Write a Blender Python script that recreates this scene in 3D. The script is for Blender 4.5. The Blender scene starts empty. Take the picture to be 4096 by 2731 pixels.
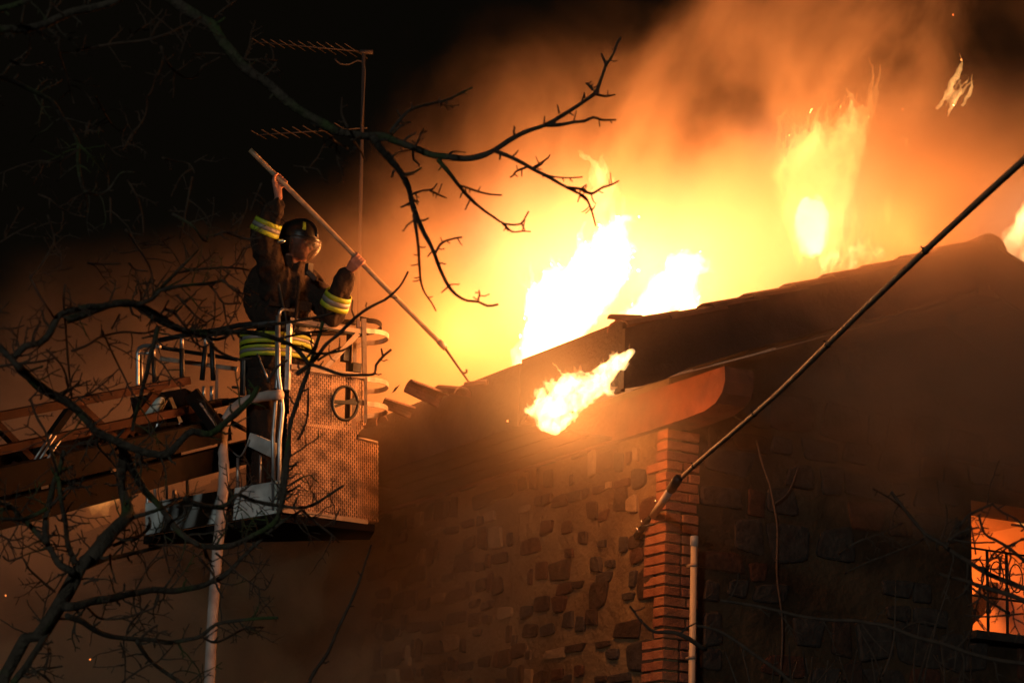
import bpy, bmesh, math, random
import numpy as np
from mathutils import Vector, Matrix, noise

scene = bpy.context.scene
COL = scene.collection
R = math.radians

# ------------------------------------------------------------------ camera
CAM = Vector((0.0, 0.0, 1.7))
PITCH, ROLL, LENS = R(14.5), R(2.2), 80.0
cam_data = bpy.data.cameras.new('camera')
cam = bpy.data.objects.new('camera', cam_data)
COL.objects.link(cam)
scene.camera = cam
cam_data.sensor_width = 36.0
cam_data.lens = LENS
cam_data.clip_end = 2000.0
_fw = Vector((0, math.cos(PITCH), math.sin(PITCH)))
_u0 = Vector((0, -math.sin(PITCH), math.cos(PITCH)))
_r0 = Vector((1, 0, 0))
_up = _u0 * math.cos(ROLL) - _r0 * math.sin(ROLL)
_rt = _r0 * math.cos(ROLL) + _u0 * math.sin(ROLL)
cam.matrix_world = Matrix(((_rt.x, _up.x, -_fw.x, CAM.x), (_rt.y, _up.y, -_fw.y, CAM.y),
                           (_rt.z, _up.z, -_fw.z, CAM.z), (0, 0, 0, 1)))
cam_data.dof.use_dof = True
cam_data.dof.focus_distance = 15.2
cam_data.dof.aperture_fstop = 5.0

# ------------------------------------------------------------------ world: a night sky
world = bpy.data.worlds.new('World')
scene.world = world
world.use_nodes = True
_bg = world.node_tree.nodes['Background']
_bg.inputs['Color'].default_value = (0.42, 0.33, 0.20, 1)
_bg.inputs['Strength'].default_value = 0.0055

# one dim lamp from the camera's side (the brigade's work light reaching the scene)
sun_data = bpy.data.lights.new('sun', 'SUN')
sun_data.energy = 0.38
sun_data.angle = R(3)
sun_data.color = (0.94, 1.0, 0.92)
sun = bpy.data.objects.new('sun', sun_data)
COL.objects.link(sun)
sun.rotation_euler = Vector((0.22, 0.93, -0.12)).to_track_quat('-Z', 'Y').to_euler()

scene.view_settings.view_transform = 'Standard'
scene.view_settings.look = 'None'
scene.view_settings.exposure = 0.0
scene.view_settings.gamma = 1.0
scene.view_settings.use_curve_mapping = False
scene.render.engine = 'CYCLES'
cy = scene.cycles
cy.use_denoising = True
cy.use_adaptive_sampling = True
cy.adaptive_threshold = 0.05
cy.max_bounces = 6
cy.diffuse_bounces = 2
cy.glossy_bounces = 3
cy.transmission_bounces = 4
cy.transparent_max_bounces = 48
cy.volume_bounces = 1
cy.volume_max_steps = 256
cy.volume_step_rate = 1.8
cy.sample_clamp_indirect = 4.0
cy.sample_clamp_direct = 0.0
cy.caustics_reflective = False
cy.caustics_refractive = False

# ------------------------------------------------------------------ helpers
PX_W, PX_H = 4096, 2731
FPX = LENS / 36.0 * PX_W


def ray(x, y):
    return _fw + _rt * ((x - PX_W / 2) / FPX) - _up * ((y - PX_H / 2) / FPX)


def P(x, y, d):
    """A point of the place, given where it was measured in the survey photo and its distance in metres."""
    return CAM + ray(x, y) * d


def hit(x, y, point, normal):
    r = ray(x, y)
    return CAM + r * ((point - CAM).dot(normal) / r.dot(normal))


def tag(o, label=None, cat=None, group=None, kind=None):
    if label: o['label'] = label
    if cat: o['category'] = cat
    if group: o['group'] = group
    if kind: o['kind'] = kind
    return o


def empty(name, loc, label=None, cat=None, group=None, kind=None):
    o = bpy.data.objects.new(name, None)
    o.location = loc
    o.empty_display_size = 0.2
    COL.objects.link(o)
    return tag(o, label, cat, group, kind)


def adopt(o, parent):
    o.parent = parent
    l = Vector((0, 0, 0)); q = parent
    while q is not None and q.type == 'EMPTY':
        l += Vector(q.location)
        q = q.parent
    o.matrix_parent_inverse = Matrix.Translation(-l)
    return o


def link(name, mesh, material, parent=None):
    o = bpy.data.objects.new(name, mesh)
    COL.objects.link(o)
    if material is not None and not mesh.materials:
        mesh.materials.append(material)
    if parent is not None:
        adopt(o, parent)
    return o


def frame_of(a, b):
    t = (b - a).normalized()
    h = Vector((0, 0, 1)) if abs(t.z) < 0.9 else Vector((1, 0, 0))
    u = t.cross(h).normalized()
    return t, u, t.cross(u).normalized()


class MB:
    """Collects shapes and links them as ONE mesh object."""
    def __init__(self):
        self.v, self.f, self.uv = [], [], {}

    def add(self, vs, fs):
        k = len(self.v)
        self.v += [Vector(p) for p in vs]
        self.f += [tuple(i + k for i in f) for f in fs]
        return k

    def box(self, c, ax, ay, az):
        """centre and three half-axis vectors"""
        c = Vector(c)
        vs = [c + ax * sx + ay * sy + az * sz for sx in (-1, 1) for sy in (-1, 1) for sz in (-1, 1)]
        fs = [(0, 1, 3, 2), (4, 6, 7, 5), (0, 4, 5, 1), (2, 3, 7, 6), (0, 2, 6, 4), (1, 5, 7, 3)]
        self.add(vs, fs)
        return self

    def bar(self, a, b, w, h, up=Vector((0, 0, 1))):
        a, b = Vector(a), Vector(b)
        t = (b - a)
        tn = t.normalized()
        s = tn.cross(up)
        if s.length < 1e-4: s = tn.cross(Vector((1, 0, 0)))
        s.normalize()
        u = s.cross(tn).normalized()
        return self.box((a + b) / 2, t / 2, s * (w / 2), u * (h / 2))

    def tube(self, pts, rad, n=8, cap=True):
        pts = [Vector(p) for p in pts]
        rad = [rad] * len(pts) if isinstance(rad, (int, float)) else rad
        t = (pts[1] - pts[0]).normalized()
        _, u, w = frame_of(pts[0], pts[1])
        base = len(self.v)
        for i, p in enumerate(pts):
            if 0 < i < len(pts) - 1: nt = (pts[i + 1] - pts[i - 1])
            elif i == 0: nt = pts[1] - pts[0]
            else: nt = pts[-1] - pts[-2]
            if nt.length > 1e-9:
                nt.normalize()
                q = t.rotation_difference(nt)
                u = q @ u; w = q @ w; t = nt
            for k in range(n):
                a = 2 * math.pi * k / n
                self.v.append(p + (u * math.cos(a) + w * math.sin(a)) * rad[i])
        for i in range(len(pts) - 1):
            for k in range(n):
                a = base + i * n + k; b = base + i * n + (k + 1) % n
                self.f.append((a, b, b + n, a + n))
        if cap:
            self.f.append(tuple(base + k for k in reversed(range(n))))
            e = base + (len(pts) - 1) * n
            self.f.append(tuple(e + k for k in range(n)))
        return self

    def prism(self, poly, ext):
        """planar polygon (list of points) pushed along ext"""
        n = len(poly)
        poly = [Vector(p) for p in poly]
        vs = poly + [p + ext for p in poly]
        fs = [tuple(range(n)), tuple(reversed(range(n, 2 * n)))]
        fs += [(i, i + n, (i + 1) % n + n, (i + 1) % n) for i in range(n)]
        self.add(vs, fs)
        return self

    def cone_sphere(self, a, ra, b, rb, n=12, m=5):
        """a tapered capsule"""
        a, b = Vector(a), Vector(b)
        if (b - a).length < 1e-6: b = a + Vector((0, 0, 1e-4))
        t, u, w = frame_of(a, b)
        rings = []
        for i in range(m + 1):
            ph = -math.pi / 2 + (math.pi / 2) * i / m
            rings.append((a + t * (ra * math.sin(ph)), max(ra * math.cos(ph), 1e-4)))
        for i in range(m + 1):
            ph = (math.pi / 2) * i / m
            rings.append((b + t * (rb * math.sin(ph)), max(rb * math.cos(ph), 1e-4)))
        base = len(self.v)
        for p, r in rings:
            for k in range(n):
                an = 2 * math.pi * k / n
                self.v.append(p + (u * math.cos(an) + w * math.sin(an)) * r)
        for i in range(len(rings) - 1):
            for k in range(n):
                q = base + i * n + k; s = base + i * n + (k + 1) % n
                self.f.append((q, s, s + n, q + n))
        self.f.append(tuple(base + k for k in reversed(range(n))))
        e = base + (len(rings) - 1) * n
        self.f.append(tuple(e + k for k in range(n)))
        return self

    def ellipsoid(self, c, ax, ay, az, n=16, m=10):
        base = len(self.v)
        c = Vector(c)
        for i in range(m + 1):
            ph = math.pi * i / m
            s = max(math.sin(ph), 1e-3)
            for k in range(n):
                a = 2 * math.pi * k / n
                self.v.append(c + ax * (s * math.cos(a)) + ay * (s * math.sin(a)) + az * (-math.cos(ph)))
        for i in range(m):
            for k in range(n):
                q = base + i * n + k; s = base + i * n + (k + 1) % n
                self.f.append((q, s, s + n, q + n))
        return self

    def mesh(self, name, smooth=False):
        me = bpy.data.meshes.new(name)
        me.from_pydata([tuple(p) for p in self.v], [], self.f)
        bm = bmesh.new(); bm.from_mesh(me)
        bmesh.ops.recalc_face_normals(bm, faces=bm.faces)
        bm.to_mesh(me); bm.free()
        if smooth:
            me.polygons.foreach_set('use_smooth', [True] * len(me.polygons))
        me.update()
        return me

    def build(self, name, material, parent=None, smooth=False):
        return link(name, self.mesh(name, smooth), material, parent)


def blob(mb, voxel=0.01, smooth=4, disp=None):
    """One continuous surface grown round overlapping shapes."""
    me = mb.mesh('blob_source')
    o = bpy.data.objects.new('blob_source', me)
    COL.objects.link(o)
    m = o.modifiers.new('r', 'REMESH'); m.mode = 'VOXEL'; m.voxel_size = voxel; m.use_smooth_shade = True
    if smooth:
        s = o.modifiers.new('s', 'SMOOTH'); s.iterations = smooth; s.factor = 0.5
    dg = bpy.context.evaluated_depsgraph_get()
    out = bpy.data.meshes.new_from_object(o.evaluated_get(dg))
    bpy.data.objects.remove(o); bpy.data.meshes.remove(me)
    if disp:
        n = len(out.vertices)
        co = np.empty(n * 3); out.vertices.foreach_get('co', co); co = co.reshape(-1, 3)
        no = np.empty(n * 3); out.vertices.foreach_get('normal', no); no = no.reshape(-1, 3)
        for i in range(n):
            q = disp(Vector(co[i]))
            co[i] += np.array(q) if isinstance(q, Vector) else no[i] * q
        out.vertices.foreach_set('co', co.ravel())
    out.polygons.foreach_set('use_smooth', [True] * len(out.polygons))
    out.update()
    out.materials.clear()
    return out


def smooth_line(pts, step):
    """Catmull-Rom through points, resampled about every step"""
    pts = [Vector(p) for p in pts]
    if len(pts) < 3:
        n = max(2, int((pts[1] - pts[0]).length / step))
        return [pts[0].lerp(pts[1], i / n) for i in range(n + 1)]
    e = [pts[0] * 2 - pts[1]] + pts + [pts[-1] * 2 - pts[-2]]
    out = []
    for i in range(1, len(e) - 2):
        a, b, c, d = e[i - 1], e[i], e[i + 1], e[i + 2]
        n = max(1, int(round((c - b).length / step)))
        for k in range(n):
            t = k / n
            out.append(0.5 * ((2 * b) + (c - a) * t + (2 * a - 5 * b + 4 * c - d) * t * t + (3 * b - a - 3 * c + d) * t ** 3))
    out.append(pts[-1])
    return out


# ------------------------------------------------------------------ materials
def mat(name, col, rough=0.7, metal=0.0, col2=None, scale=8.0, bump=0.0, bscale=30.0, detail=6.0, spec=0.5, thresh=(0.35, 0.7)):
    m = bpy.data.materials.new(name)
    m.use_nodes = True
    nt = m.node_tree
    b = nt.nodes['Principled BSDF']
    b.inputs['Base Color'].default_value = (*col, 1)
    b.inputs['Roughness'].default_value = rough
    b.inputs['Metallic'].default_value = metal
    b.inputs['Specular IOR Level'].default_value = spec
    tc = nt.nodes.new('ShaderNodeTexCoord')
    if col2:
        n = nt.nodes.new('ShaderNodeTexNoise'); n.inputs['Scale'].default_value = scale; n.inputs['Detail'].default_value = detail
        nt.links.new(tc.outputs['Object'], n.inputs['Vector'])
        r = nt.nodes.new('ShaderNodeValToRGB')
        r.color_ramp.elements[0].position = thresh[0]; r.color_ramp.elements[0].color = (*col, 1)
        r.color_ramp.elements[1].position = thresh[1]; r.color_ramp.elements[1].color = (*col2, 1)
        nt.links.new(n.outputs['Fac'], r.inputs['Fac'])
        nt.links.new(r.outputs['Color'], b.inputs['Base Color'])
    if bump:
        n = nt.nodes.new('ShaderNodeTexNoise'); n.inputs['Scale'].default_value = bscale; n.inputs['Detail'].default_value = 8
        nt.links.new(tc.outputs['Object'], n.inputs['Vector'])
        bp = nt.nodes.new('ShaderNodeBump'); bp.inputs['Strength'].default_value = bump; bp.inputs['Distance'].default_value = 0.02
        nt.links.new(n.outputs['Fac'], bp.inputs['Height'])
        nt.links.new(bp.outputs['Normal'], b.inputs['Normal'])
    return m


def emission_volume(name, col, strength, absorb=0.0):
    m = bpy.data.materials.new(name)
    m.use_nodes = True
    nt = m.node_tree
    nt.nodes.clear()
    out = nt.nodes.new('ShaderNodeOutputMaterial')
    e = nt.nodes.new('ShaderNodeEmission')
    e.inputs['Color'].default_value = (*col, 1); e.inputs['Strength'].default_value = strength
    nt.links.new(e.outputs[0], out.inputs['Volume'])
    t = nt.nodes.new('ShaderNodeBsdfTransparent'); e2 = nt.nodes.new('ShaderNodeEmission'); a = nt.nodes.new('ShaderNodeAddShader')
    e2.inputs['Color'].default_value = (*col, 1); e2.inputs['Strength'].default_value = 0.06
    nt.links.new(t.outputs[0], a.inputs[0]); nt.links.new(e2.outputs[0], a.inputs[1]); nt.links.new(a.outputs[0], out.inputs['Surface'])
    return m


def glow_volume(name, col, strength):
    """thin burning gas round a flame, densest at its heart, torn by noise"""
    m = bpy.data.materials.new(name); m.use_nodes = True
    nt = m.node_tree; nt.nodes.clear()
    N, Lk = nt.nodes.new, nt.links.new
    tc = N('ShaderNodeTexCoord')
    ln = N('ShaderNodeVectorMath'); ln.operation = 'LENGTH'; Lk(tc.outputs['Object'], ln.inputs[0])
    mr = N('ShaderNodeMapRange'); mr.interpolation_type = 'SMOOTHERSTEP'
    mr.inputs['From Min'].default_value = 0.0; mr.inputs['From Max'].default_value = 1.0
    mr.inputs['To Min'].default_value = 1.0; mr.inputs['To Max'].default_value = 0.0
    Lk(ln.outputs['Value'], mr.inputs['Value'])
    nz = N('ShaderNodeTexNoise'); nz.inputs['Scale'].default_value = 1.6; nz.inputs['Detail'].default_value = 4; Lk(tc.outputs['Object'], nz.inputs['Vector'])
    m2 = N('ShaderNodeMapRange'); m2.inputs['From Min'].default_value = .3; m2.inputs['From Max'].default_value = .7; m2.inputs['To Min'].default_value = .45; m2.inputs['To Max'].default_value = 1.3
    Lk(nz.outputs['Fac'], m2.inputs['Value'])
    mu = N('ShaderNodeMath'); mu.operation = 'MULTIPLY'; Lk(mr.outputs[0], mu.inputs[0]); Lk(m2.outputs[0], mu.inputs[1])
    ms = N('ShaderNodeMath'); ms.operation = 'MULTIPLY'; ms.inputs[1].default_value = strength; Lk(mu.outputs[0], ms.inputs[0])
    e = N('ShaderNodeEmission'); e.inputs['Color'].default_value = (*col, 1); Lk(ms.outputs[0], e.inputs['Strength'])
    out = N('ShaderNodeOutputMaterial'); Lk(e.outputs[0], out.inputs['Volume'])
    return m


def lamp(name, loc, watts, radius=0.3, col=(1.0, 0.305, 0.068)):
    d = bpy.data.lights.new(name, 'POINT')
    d.energy = watts; d.shadow_soft_size = radius; d.color = col
    o = bpy.data.objects.new(name, d); COL.objects.link(o); o.location = loc
    return o
# ------------------------------------------------------------------ the burning house
RNG = random.Random(7)
AZ = R(29)
UL = Vector((-math.sin(AZ), math.cos(AZ), 0))       # along the long wall, away from the corner
UR = Vector((math.cos(AZ), math.sin(AZ), 0))        # along the gable wall
NL, NR = -UR, -UL                                   # outward normals
CORNER = P(2662, 2200, 14.45)
CX = Vector((CORNER.x, CORNER.y, 0))
Zv = Vector((0, 0, 1))


def HW(s, r, z):
    """house coordinates: s along the long wall, r along the gable wall, z up"""
    return CX + UL * s + UR * r + Zv * z


EAVE_A, GAB_B, Z_EAVE = 0.78, 0.70, 5.291
HALF = 2.89 - EAVE_A
PITCHR = R(20.7)
TANR = math.tan(PITCHR)
Z_RIDGE = Z_EAVE + TANR * (HALF + EAVE_A)
LEN = 15.0
Z_WALL = 5.20

M_GROUND = mat('ground_dirt', (0.05, 0.045, 0.035), 0.95, col2=(0.02, 0.025, 0.012), scale=0.7, bump=0.4)
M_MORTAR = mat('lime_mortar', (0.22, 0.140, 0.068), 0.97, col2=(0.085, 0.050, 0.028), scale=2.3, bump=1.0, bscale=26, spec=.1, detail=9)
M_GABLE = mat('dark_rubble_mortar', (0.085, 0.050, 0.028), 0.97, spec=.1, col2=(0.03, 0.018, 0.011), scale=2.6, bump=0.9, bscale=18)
M_STONE = [mat('brown_stone', (0.055, 0.030, 0.020), 0.9, spec=.15, col2=(0.026, 0.017, 0.013), scale=12, bump=0.6),
           mat('grey_stone', (0.055, 0.042, 0.034), 0.9, spec=.15, col2=(0.028, 0.021, 0.018), scale=12, bump=0.6),
           mat('red_stone', (0.085, 0.034, 0.020), 0.9, spec=.15, col2=(0.04, 0.018, 0.012), scale=12, bump=0.6)]
M_STONE_PALE = mat('pale_stone', (0.30, 0.20, 0.11), 0.9, spec=.15, col2=(0.2, 0.13, 0.07), scale=9, bump=0.6)
M_BRICK = [mat('red_brick', (0.33, 0.125, 0.060), 0.95, spec=.15, col2=(0.22, 0.080, 0.042), scale=14, bump=0.5, bscale=60),
           mat('orange_brick', (0.38, 0.16, 0.078), 0.95, spec=.15, col2=(0.27, 0.10, 0.05), scale=14, bump=0.5, bscale=60),
           mat('dark_brick', (0.25, 0.085, 0.045), 0.9, col2=(0.18, 0.065, 0.04), scale=14, bump=0.5, bscale=60)]
M_SOOT_WOOD = mat('sooty_wood', (0.045, 0.024, 0.014), 0.9, col2=(0.02, 0.012, 0.008), scale=6, bump=0.5)
M_BEAM = mat('old_red_timber', (0.20, 0.055, 0.024), 0.85, col2=(0.10, 0.03, 0.015), scale=7, bump=0.5)
M_TILE = [mat('clay_tile', (0.20, 0.075, 0.040), 0.85, col2=(0.11, 0.045, 0.03), scale=9, bump=0.4),
          mat('sooty_tile', (0.12, 0.05, 0.03), 0.85, col2=(0.05, 0.025, 0.018), scale=9, bump=0.4)]
M_PLASTER = mat('room_plaster', (0.62, 0.40, 0.22), 0.9, col2=(0.5, 0.3, 0.16), scale=2.0, bump=0.2)
M_IRON = mat('dark_iron', (0.025, 0.02, 0.018), 0.6, 0.6)
M_CHAR = mat('charred_wood', (0.012, 0.009, 0.008), 0.95, bump=0.8, bscale=40)

ground = MB()
ground.add([(-400, -400, 0), (400, -400, 0), (400, 400, 0), (-400, 400, 0)], [(0, 1, 2, 3)])
tag(ground.build('ground', M_GROUND), kind='structure')

house = empty('stone_house', CX, 'old stone house with brick corner and burning tiled roof', 'house')

# --- long wall, lumpy mortar face
WALL_T = 0.45


def lumpy_wall(name, origin, ux, length, z0, z1, nout, thick, material, nx, nz, amp, sc, holes=()):
    mb = MB()
    us = sorted(set([length * i / nx for i in range(nx + 1)] + [h for q in holes for h in q[:2]]))
    zs = sorted(set([z0 + (z1 - z0) * i / nz for i in range(nz + 1)] + [h for q in holes for h in q[2:]]))
    idx = {}
    for i, u in enumerate(us):
        for j, z in enumerate(zs):
            p = origin + ux * u + Zv * z
            edge = any(abs(u - a) < 1e-6 or abs(u - b) < 1e-6 or abs(z - c) < 1e-6 or abs(z - d) < 1e-6 for a, b, c, d in holes)
            if not edge and 0 < i < len(us) - 1:
                p = p + nout * (amp * noise.noise(p * sc) + amp * 0.5 * noise.noise(p * sc * 3))
            idx[i, j] = len(mb.v); mb.v.append(p)
    back = {}
    for i, u in enumerate(us):
        for j, z in enumerate(zs):
            back[i, j] = len(mb.v); mb.v.append(origin + ux * u + Zv * z - nout * thick)

    def open_(i, j):
        if not (0 <= i < len(us) - 1 and 0 <= j < len(zs) - 1): return True
        u, z = (us[i] + us[i + 1]) / 2, (zs[j] + zs[j + 1]) / 2
        return any(a < u < b and c < z < d for a, b, c, d in holes)
    for i in range(len(us) - 1):
        for j in range(len(zs) - 1):
            if open_(i, j): continue
            a, b, c, d = (i, j), (i + 1, j), (i + 1, j + 1), (i, j + 1)
            mb.f.append((idx[a], idx[b], idx[c], idx[d]))
            mb.f.append((back[d], back[c], back[b], back[a]))
            for (p, q, ni, nj) in ((a, b, i, j - 1), (b, c, i + 1, j), (c, d, i, j + 1), (d, a, i - 1, j)):
                if open_(ni, nj): mb.f.append((idx[p], idx[q], back[q], back[p]))
    return mb.build(name, material, house, smooth=False)


WIN = (2.505, 3.42, 3.795, 4.712)
wall_long = lumpy_wall('long_wall', HW(0.02, 0.012, 0), UL, LEN - 0.02, 0, Z_WALL, NL, WALL_T, M_MORTAR, 160, 60, 0.014, 4.0)
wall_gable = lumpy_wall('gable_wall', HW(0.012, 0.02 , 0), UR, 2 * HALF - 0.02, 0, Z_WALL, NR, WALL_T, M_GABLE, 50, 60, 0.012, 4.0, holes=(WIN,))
# gable triangle above
mb = MB()
mb.prism([HW(0.012, 0.0, Z_WALL + 0.002), HW(0.012, 2 * HALF, Z_WALL + 0.002), HW(0.012, HALF, Z_WALL + TANR * HALF)], UL * WALL_T)
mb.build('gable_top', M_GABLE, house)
mb = MB()
mb.box(HW(LEN / 2, 2 * HALF - 0.2, Z_WALL / 2), UL * (LEN / 2 - 0.47), UR * 0.2, Zv * (Z_WALL / 2 - 0.002))
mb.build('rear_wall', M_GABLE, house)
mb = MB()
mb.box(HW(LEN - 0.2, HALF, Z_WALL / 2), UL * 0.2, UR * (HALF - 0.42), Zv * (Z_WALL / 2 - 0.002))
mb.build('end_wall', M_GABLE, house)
for o in (wall_long, wall_gable):
    pass


# --- stones, each its own piece, bedded in the mortar
def stone_mesh(poly2, depth, rng):
    """poly2: outline in (u, z); face bulges, edge is chamfered; local axes u, n, z"""
    n = len(poly2)
    cu = sum(p[0] for p in poly2) / n; cz = sum(p[1] for p in poly2) / n
    vs, fs = [], []
    for k, (sc, dn) in enumerate(((1.0, -0.05), (1.0, depth * 0.45), (0.88, depth), (0.45, depth * 1.15))):
        for (u, z) in poly2:
            vs.append((cu + (u - cu) * sc, dn + (rng.uniform(-.15, .15) * depth if k > 1 else 0), cz + (z - cz) * sc))
    for k in range(3):
        for i in range(n):
            a = k * n + i; b = k * n + (i + 1) % n
            fs.append((a, b, b + n, a + n))
    vs.append((cu, depth * 1.2, cz))
    for i in range(n):
        fs.append((3 * n + i, 3 * n + (i + 1) % n, 4 * n))
    me = bpy.data.meshes.new('stone')
    me.from_pydata(vs, [], fs)
    bm = bmesh.new(); bm.from_mesh(me); bmesh.ops.recalc_face_normals(bm, faces=bm.faces); bm.to_mesh(me); bm.free()
    return me


def rounded(u0, u1, z0, z1, rng, k=0.28, n=3):
    """an irregular rounded four-sided outline"""
    w, h = u1 - u0, z1 - z0
    ju = lambda: rng.uniform(-.16, .16) * w
    jz = lambda: rng.uniform(-.16, .16) * h
    cs = [(u0 + ju(), z0 + jz()), (u1 + ju(), z0 + jz()), (u1 + ju(), z1 + jz()), (u0 + ju(), z1 + jz())]
    out = []
    for i in range(4):
        p, c, q = cs[i - 1], cs[i], cs[(i + 1) % 4]
        a = (c[0] + (p[0] - c[0]) * k, c[1] + (p[1] - c[1]) * k)
        b = (c[0] + (q[0] - c[0]) * k, c[1] + (q[1] - c[1]) * k)
        m = (c[0] * 0.5 + (a[0] + b[0]) * 0.25, c[1] * 0.5 + (a[1] + b[1]) * 0.25)
        out += [a, m, b]
    return out


def place_stones(wall, base, ux, nout, rects, rng):
    rot = Matrix(((ux.x, nout.x, 0), (ux.y, nout.y, 0), (ux.z, nout.z, 1))).to_4x4()
    for (u0, u1, z0, z1, material, k) in rects:
        me = stone_mesh(rounded(u0, u1, z0, z1, rng, k), rng.uniform(0.005, 0.015), rng)
        me.materials.append(material)
        o = bpy.data.objects.new('stone', me); COL.objects.link(o)
        o.matrix_world = Matrix.Translation(base) @ rot
        q = Matrix.Translation(base) @ rot
        o.matrix_basis = q
        adopt(o, wall)


def wall_rect(px, base, ux, nout):
    """wall span covered by a measured box x0,y0,x1,y1"""
    x0, y0, x1, y1 = px
    ym, xm = (y0 + y1) / 2, (x0 + x1) / 2
    a, b = hit(x0, ym, base, nout), hit(x1, ym, base, nout)
    c, d = hit(xm, y0, base, nout), hit(xm, y1, base, nout)
    u0, u1 = sorted(((a - base).dot(ux), (b - base).dot(ux)))
    return (u0, u1, d.z, c.z)


LB = HW(0, 0, 0)
# the stones one can pick out next to the corner (measured boxes)
picked = [(2553, 2274, 2616, 2388, 0, .34), (2516, 2276, 2541, 2348, 1, .2), (2492, 2370, 2540, 2397, 1, .25), (2450, 2474, 2564, 2552, 0, .12),
          (2502, 2556, 2602, 2682, 1, .2), (2518, 2190, 2568, 2250, 2, .3), (2520, 2140, 2570, 2200, 0, .3), (2480, 2140, 2506, 2216, 1, .2),
          (2526, 1872, 2588, 1950, 1, .3), (2556, 1990, 2620, 2080, 2, .3), (2366, 2330, 2430, 2426, 0, .3), (2246, 2080, 2286, 2132, 2, .2),
          (2130, 2374, 2200, 2452, 0, .2), (2254, 2440, 2292, 2506, 1, .1), (2094, 2490, 2146, 2544, 0, .25), (2164, 2494, 2216, 2542, 1, .25),
          (2210, 2380, 2262, 2450, 2, .25), (2080, 2420, 2124, 2472, 1, .25), (2365, 2225, 2402, 2290, 1, .25), (2396, 2040, 2436, 2078, 2, .2),
          (2394, 2160, 2424, 2186, 1, .2), (2260, 2190, 2294, 2230, 2, .25), (2422, 2240, 2452, 2268, 1, .3), (2085, 2150, 2160, 2220, 2, .25),
          (1868, 2456, 1916, 2504, 0, .25), (1926, 2404, 1970, 2436, 1, .2), (1880, 2400, 1912, 2430, 0, .25), (1892, 2512, 1922, 2544, 1, .3),
          (1928, 2460, 1956, 2496, 0, .3), (2380, 2290, 2440, 2326, 1, .2), (2288, 2318, 2330, 2350, 0, .2), (2226, 2334, 2284, 2376, 2, .25),
          (2380, 2560, 2432, 2590, 0, .2), (2420, 2590, 2470, 2640, 1, .3), (2380, 2700, 2420, 2731, 0, .2), (2440, 2690, 2520, 2726, 1, .1)]
rects = []
for x0, y0, x1, y1, m, k in picked:
    u0, u1, z0, z1 = wall_rect((x0, y0, x1, y1), LB, UL, NL)
    rects.append((u0, u1, z0, z1, M_STONE[m], k))
taken = [r[:4] for r in rects]
z = 2.75
while z < 4.95:
    h = RNG.uniform(0.07, 0.17)
    u = 0.27 + RNG.uniform(0, .1)
    while u < 4.2:
        w = RNG.choice((.06, .09, .12, .15, .2, .27)) * RNG.uniform(.8, 1.2)
        zz = z + RNG.uniform(-.03, .03)
        r = (u, u + w, zz, zz + h * RNG.uniform(.5, 1.1))
        free = all(r[1] < t[0] - .01 or r[0] > t[1] + .01 or r[3] < t[2] - .01 or r[2] > t[3] + .01 for t in taken)
        if free and RNG.random() < 0.88:
            m = RNG.choice(M_STONE + M_STONE[:1]) if RNG.random() < .90 else M_STONE_PALE
            rects.append((*r, m, RNG.uniform(.08, .26)))
        u += w + RNG.choice((.012, .02, .03, .07))
    z += h + RNG.uniform(0.025, 0.05)
print('long wall stones', len(rects))
rects.sort(key=lambda r: r[0])
place_stones(wall_long, LB, UL, NL, rects[:295], RNG)
rest = MB()
for (u0, u1, z0, z1, m_, k_) in rects[295:]:
    me_ = stone_mesh(rounded(u0, u1, z0, z1, RNG, k_), .01, RNG)
    rest.add([LB + UL * v.co.x + NL * v.co.y + Zv * v.co.z for v in me_.vertices], [tuple(p.vertices) for p in me_.polygons])
    bpy.data.meshes.remove(me_)
if rest.v:
    o = rest.build('stone', M_STONE[0]); adopt(o, wall_long); o['kind'] = 'stuff'

GB = HW(0, 0, 0)
rects = []
z = 2.9
while z < 5.1:
    h = RNG.uniform(0.12, 0.26)
    u = 0.27 + RNG.uniform(0, .05)
    while u < 3.9:
        w = RNG.uniform(0.12, 0.36)
        zz = z + RNG.uniform(-.02, .02)
        r = (u, u + w, zz, zz + h * RNG.uniform(.8, 1.05))
        inwin = not (r[1] < WIN[0] - .03 or r[0] > WIN[1] + .03 or r[3] < WIN[2] - .03 or r[2] > WIN[3] + .03)
        if not inwin and RNG.random() < 0.85:
            rects.append((*r, RNG.choice(M_STONE + M_STONE[1:2] * 2), RNG.uniform(.08, .24)))
        u += w + RNG.uniform(0.03, 0.06)
    z += h + RNG.uniform(0.03, 0.05)
place_stones(wall_gable, GB, UR, NR, rects[:200], RNG)

# --- brick quoin at the corner
quoin = empty('brick_corner', CX); adopt(quoin, house); quoin.matrix_parent_inverse = Matrix.Identity(4); quoin.location = (0, 0, 0)
brick_cache = {}


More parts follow.
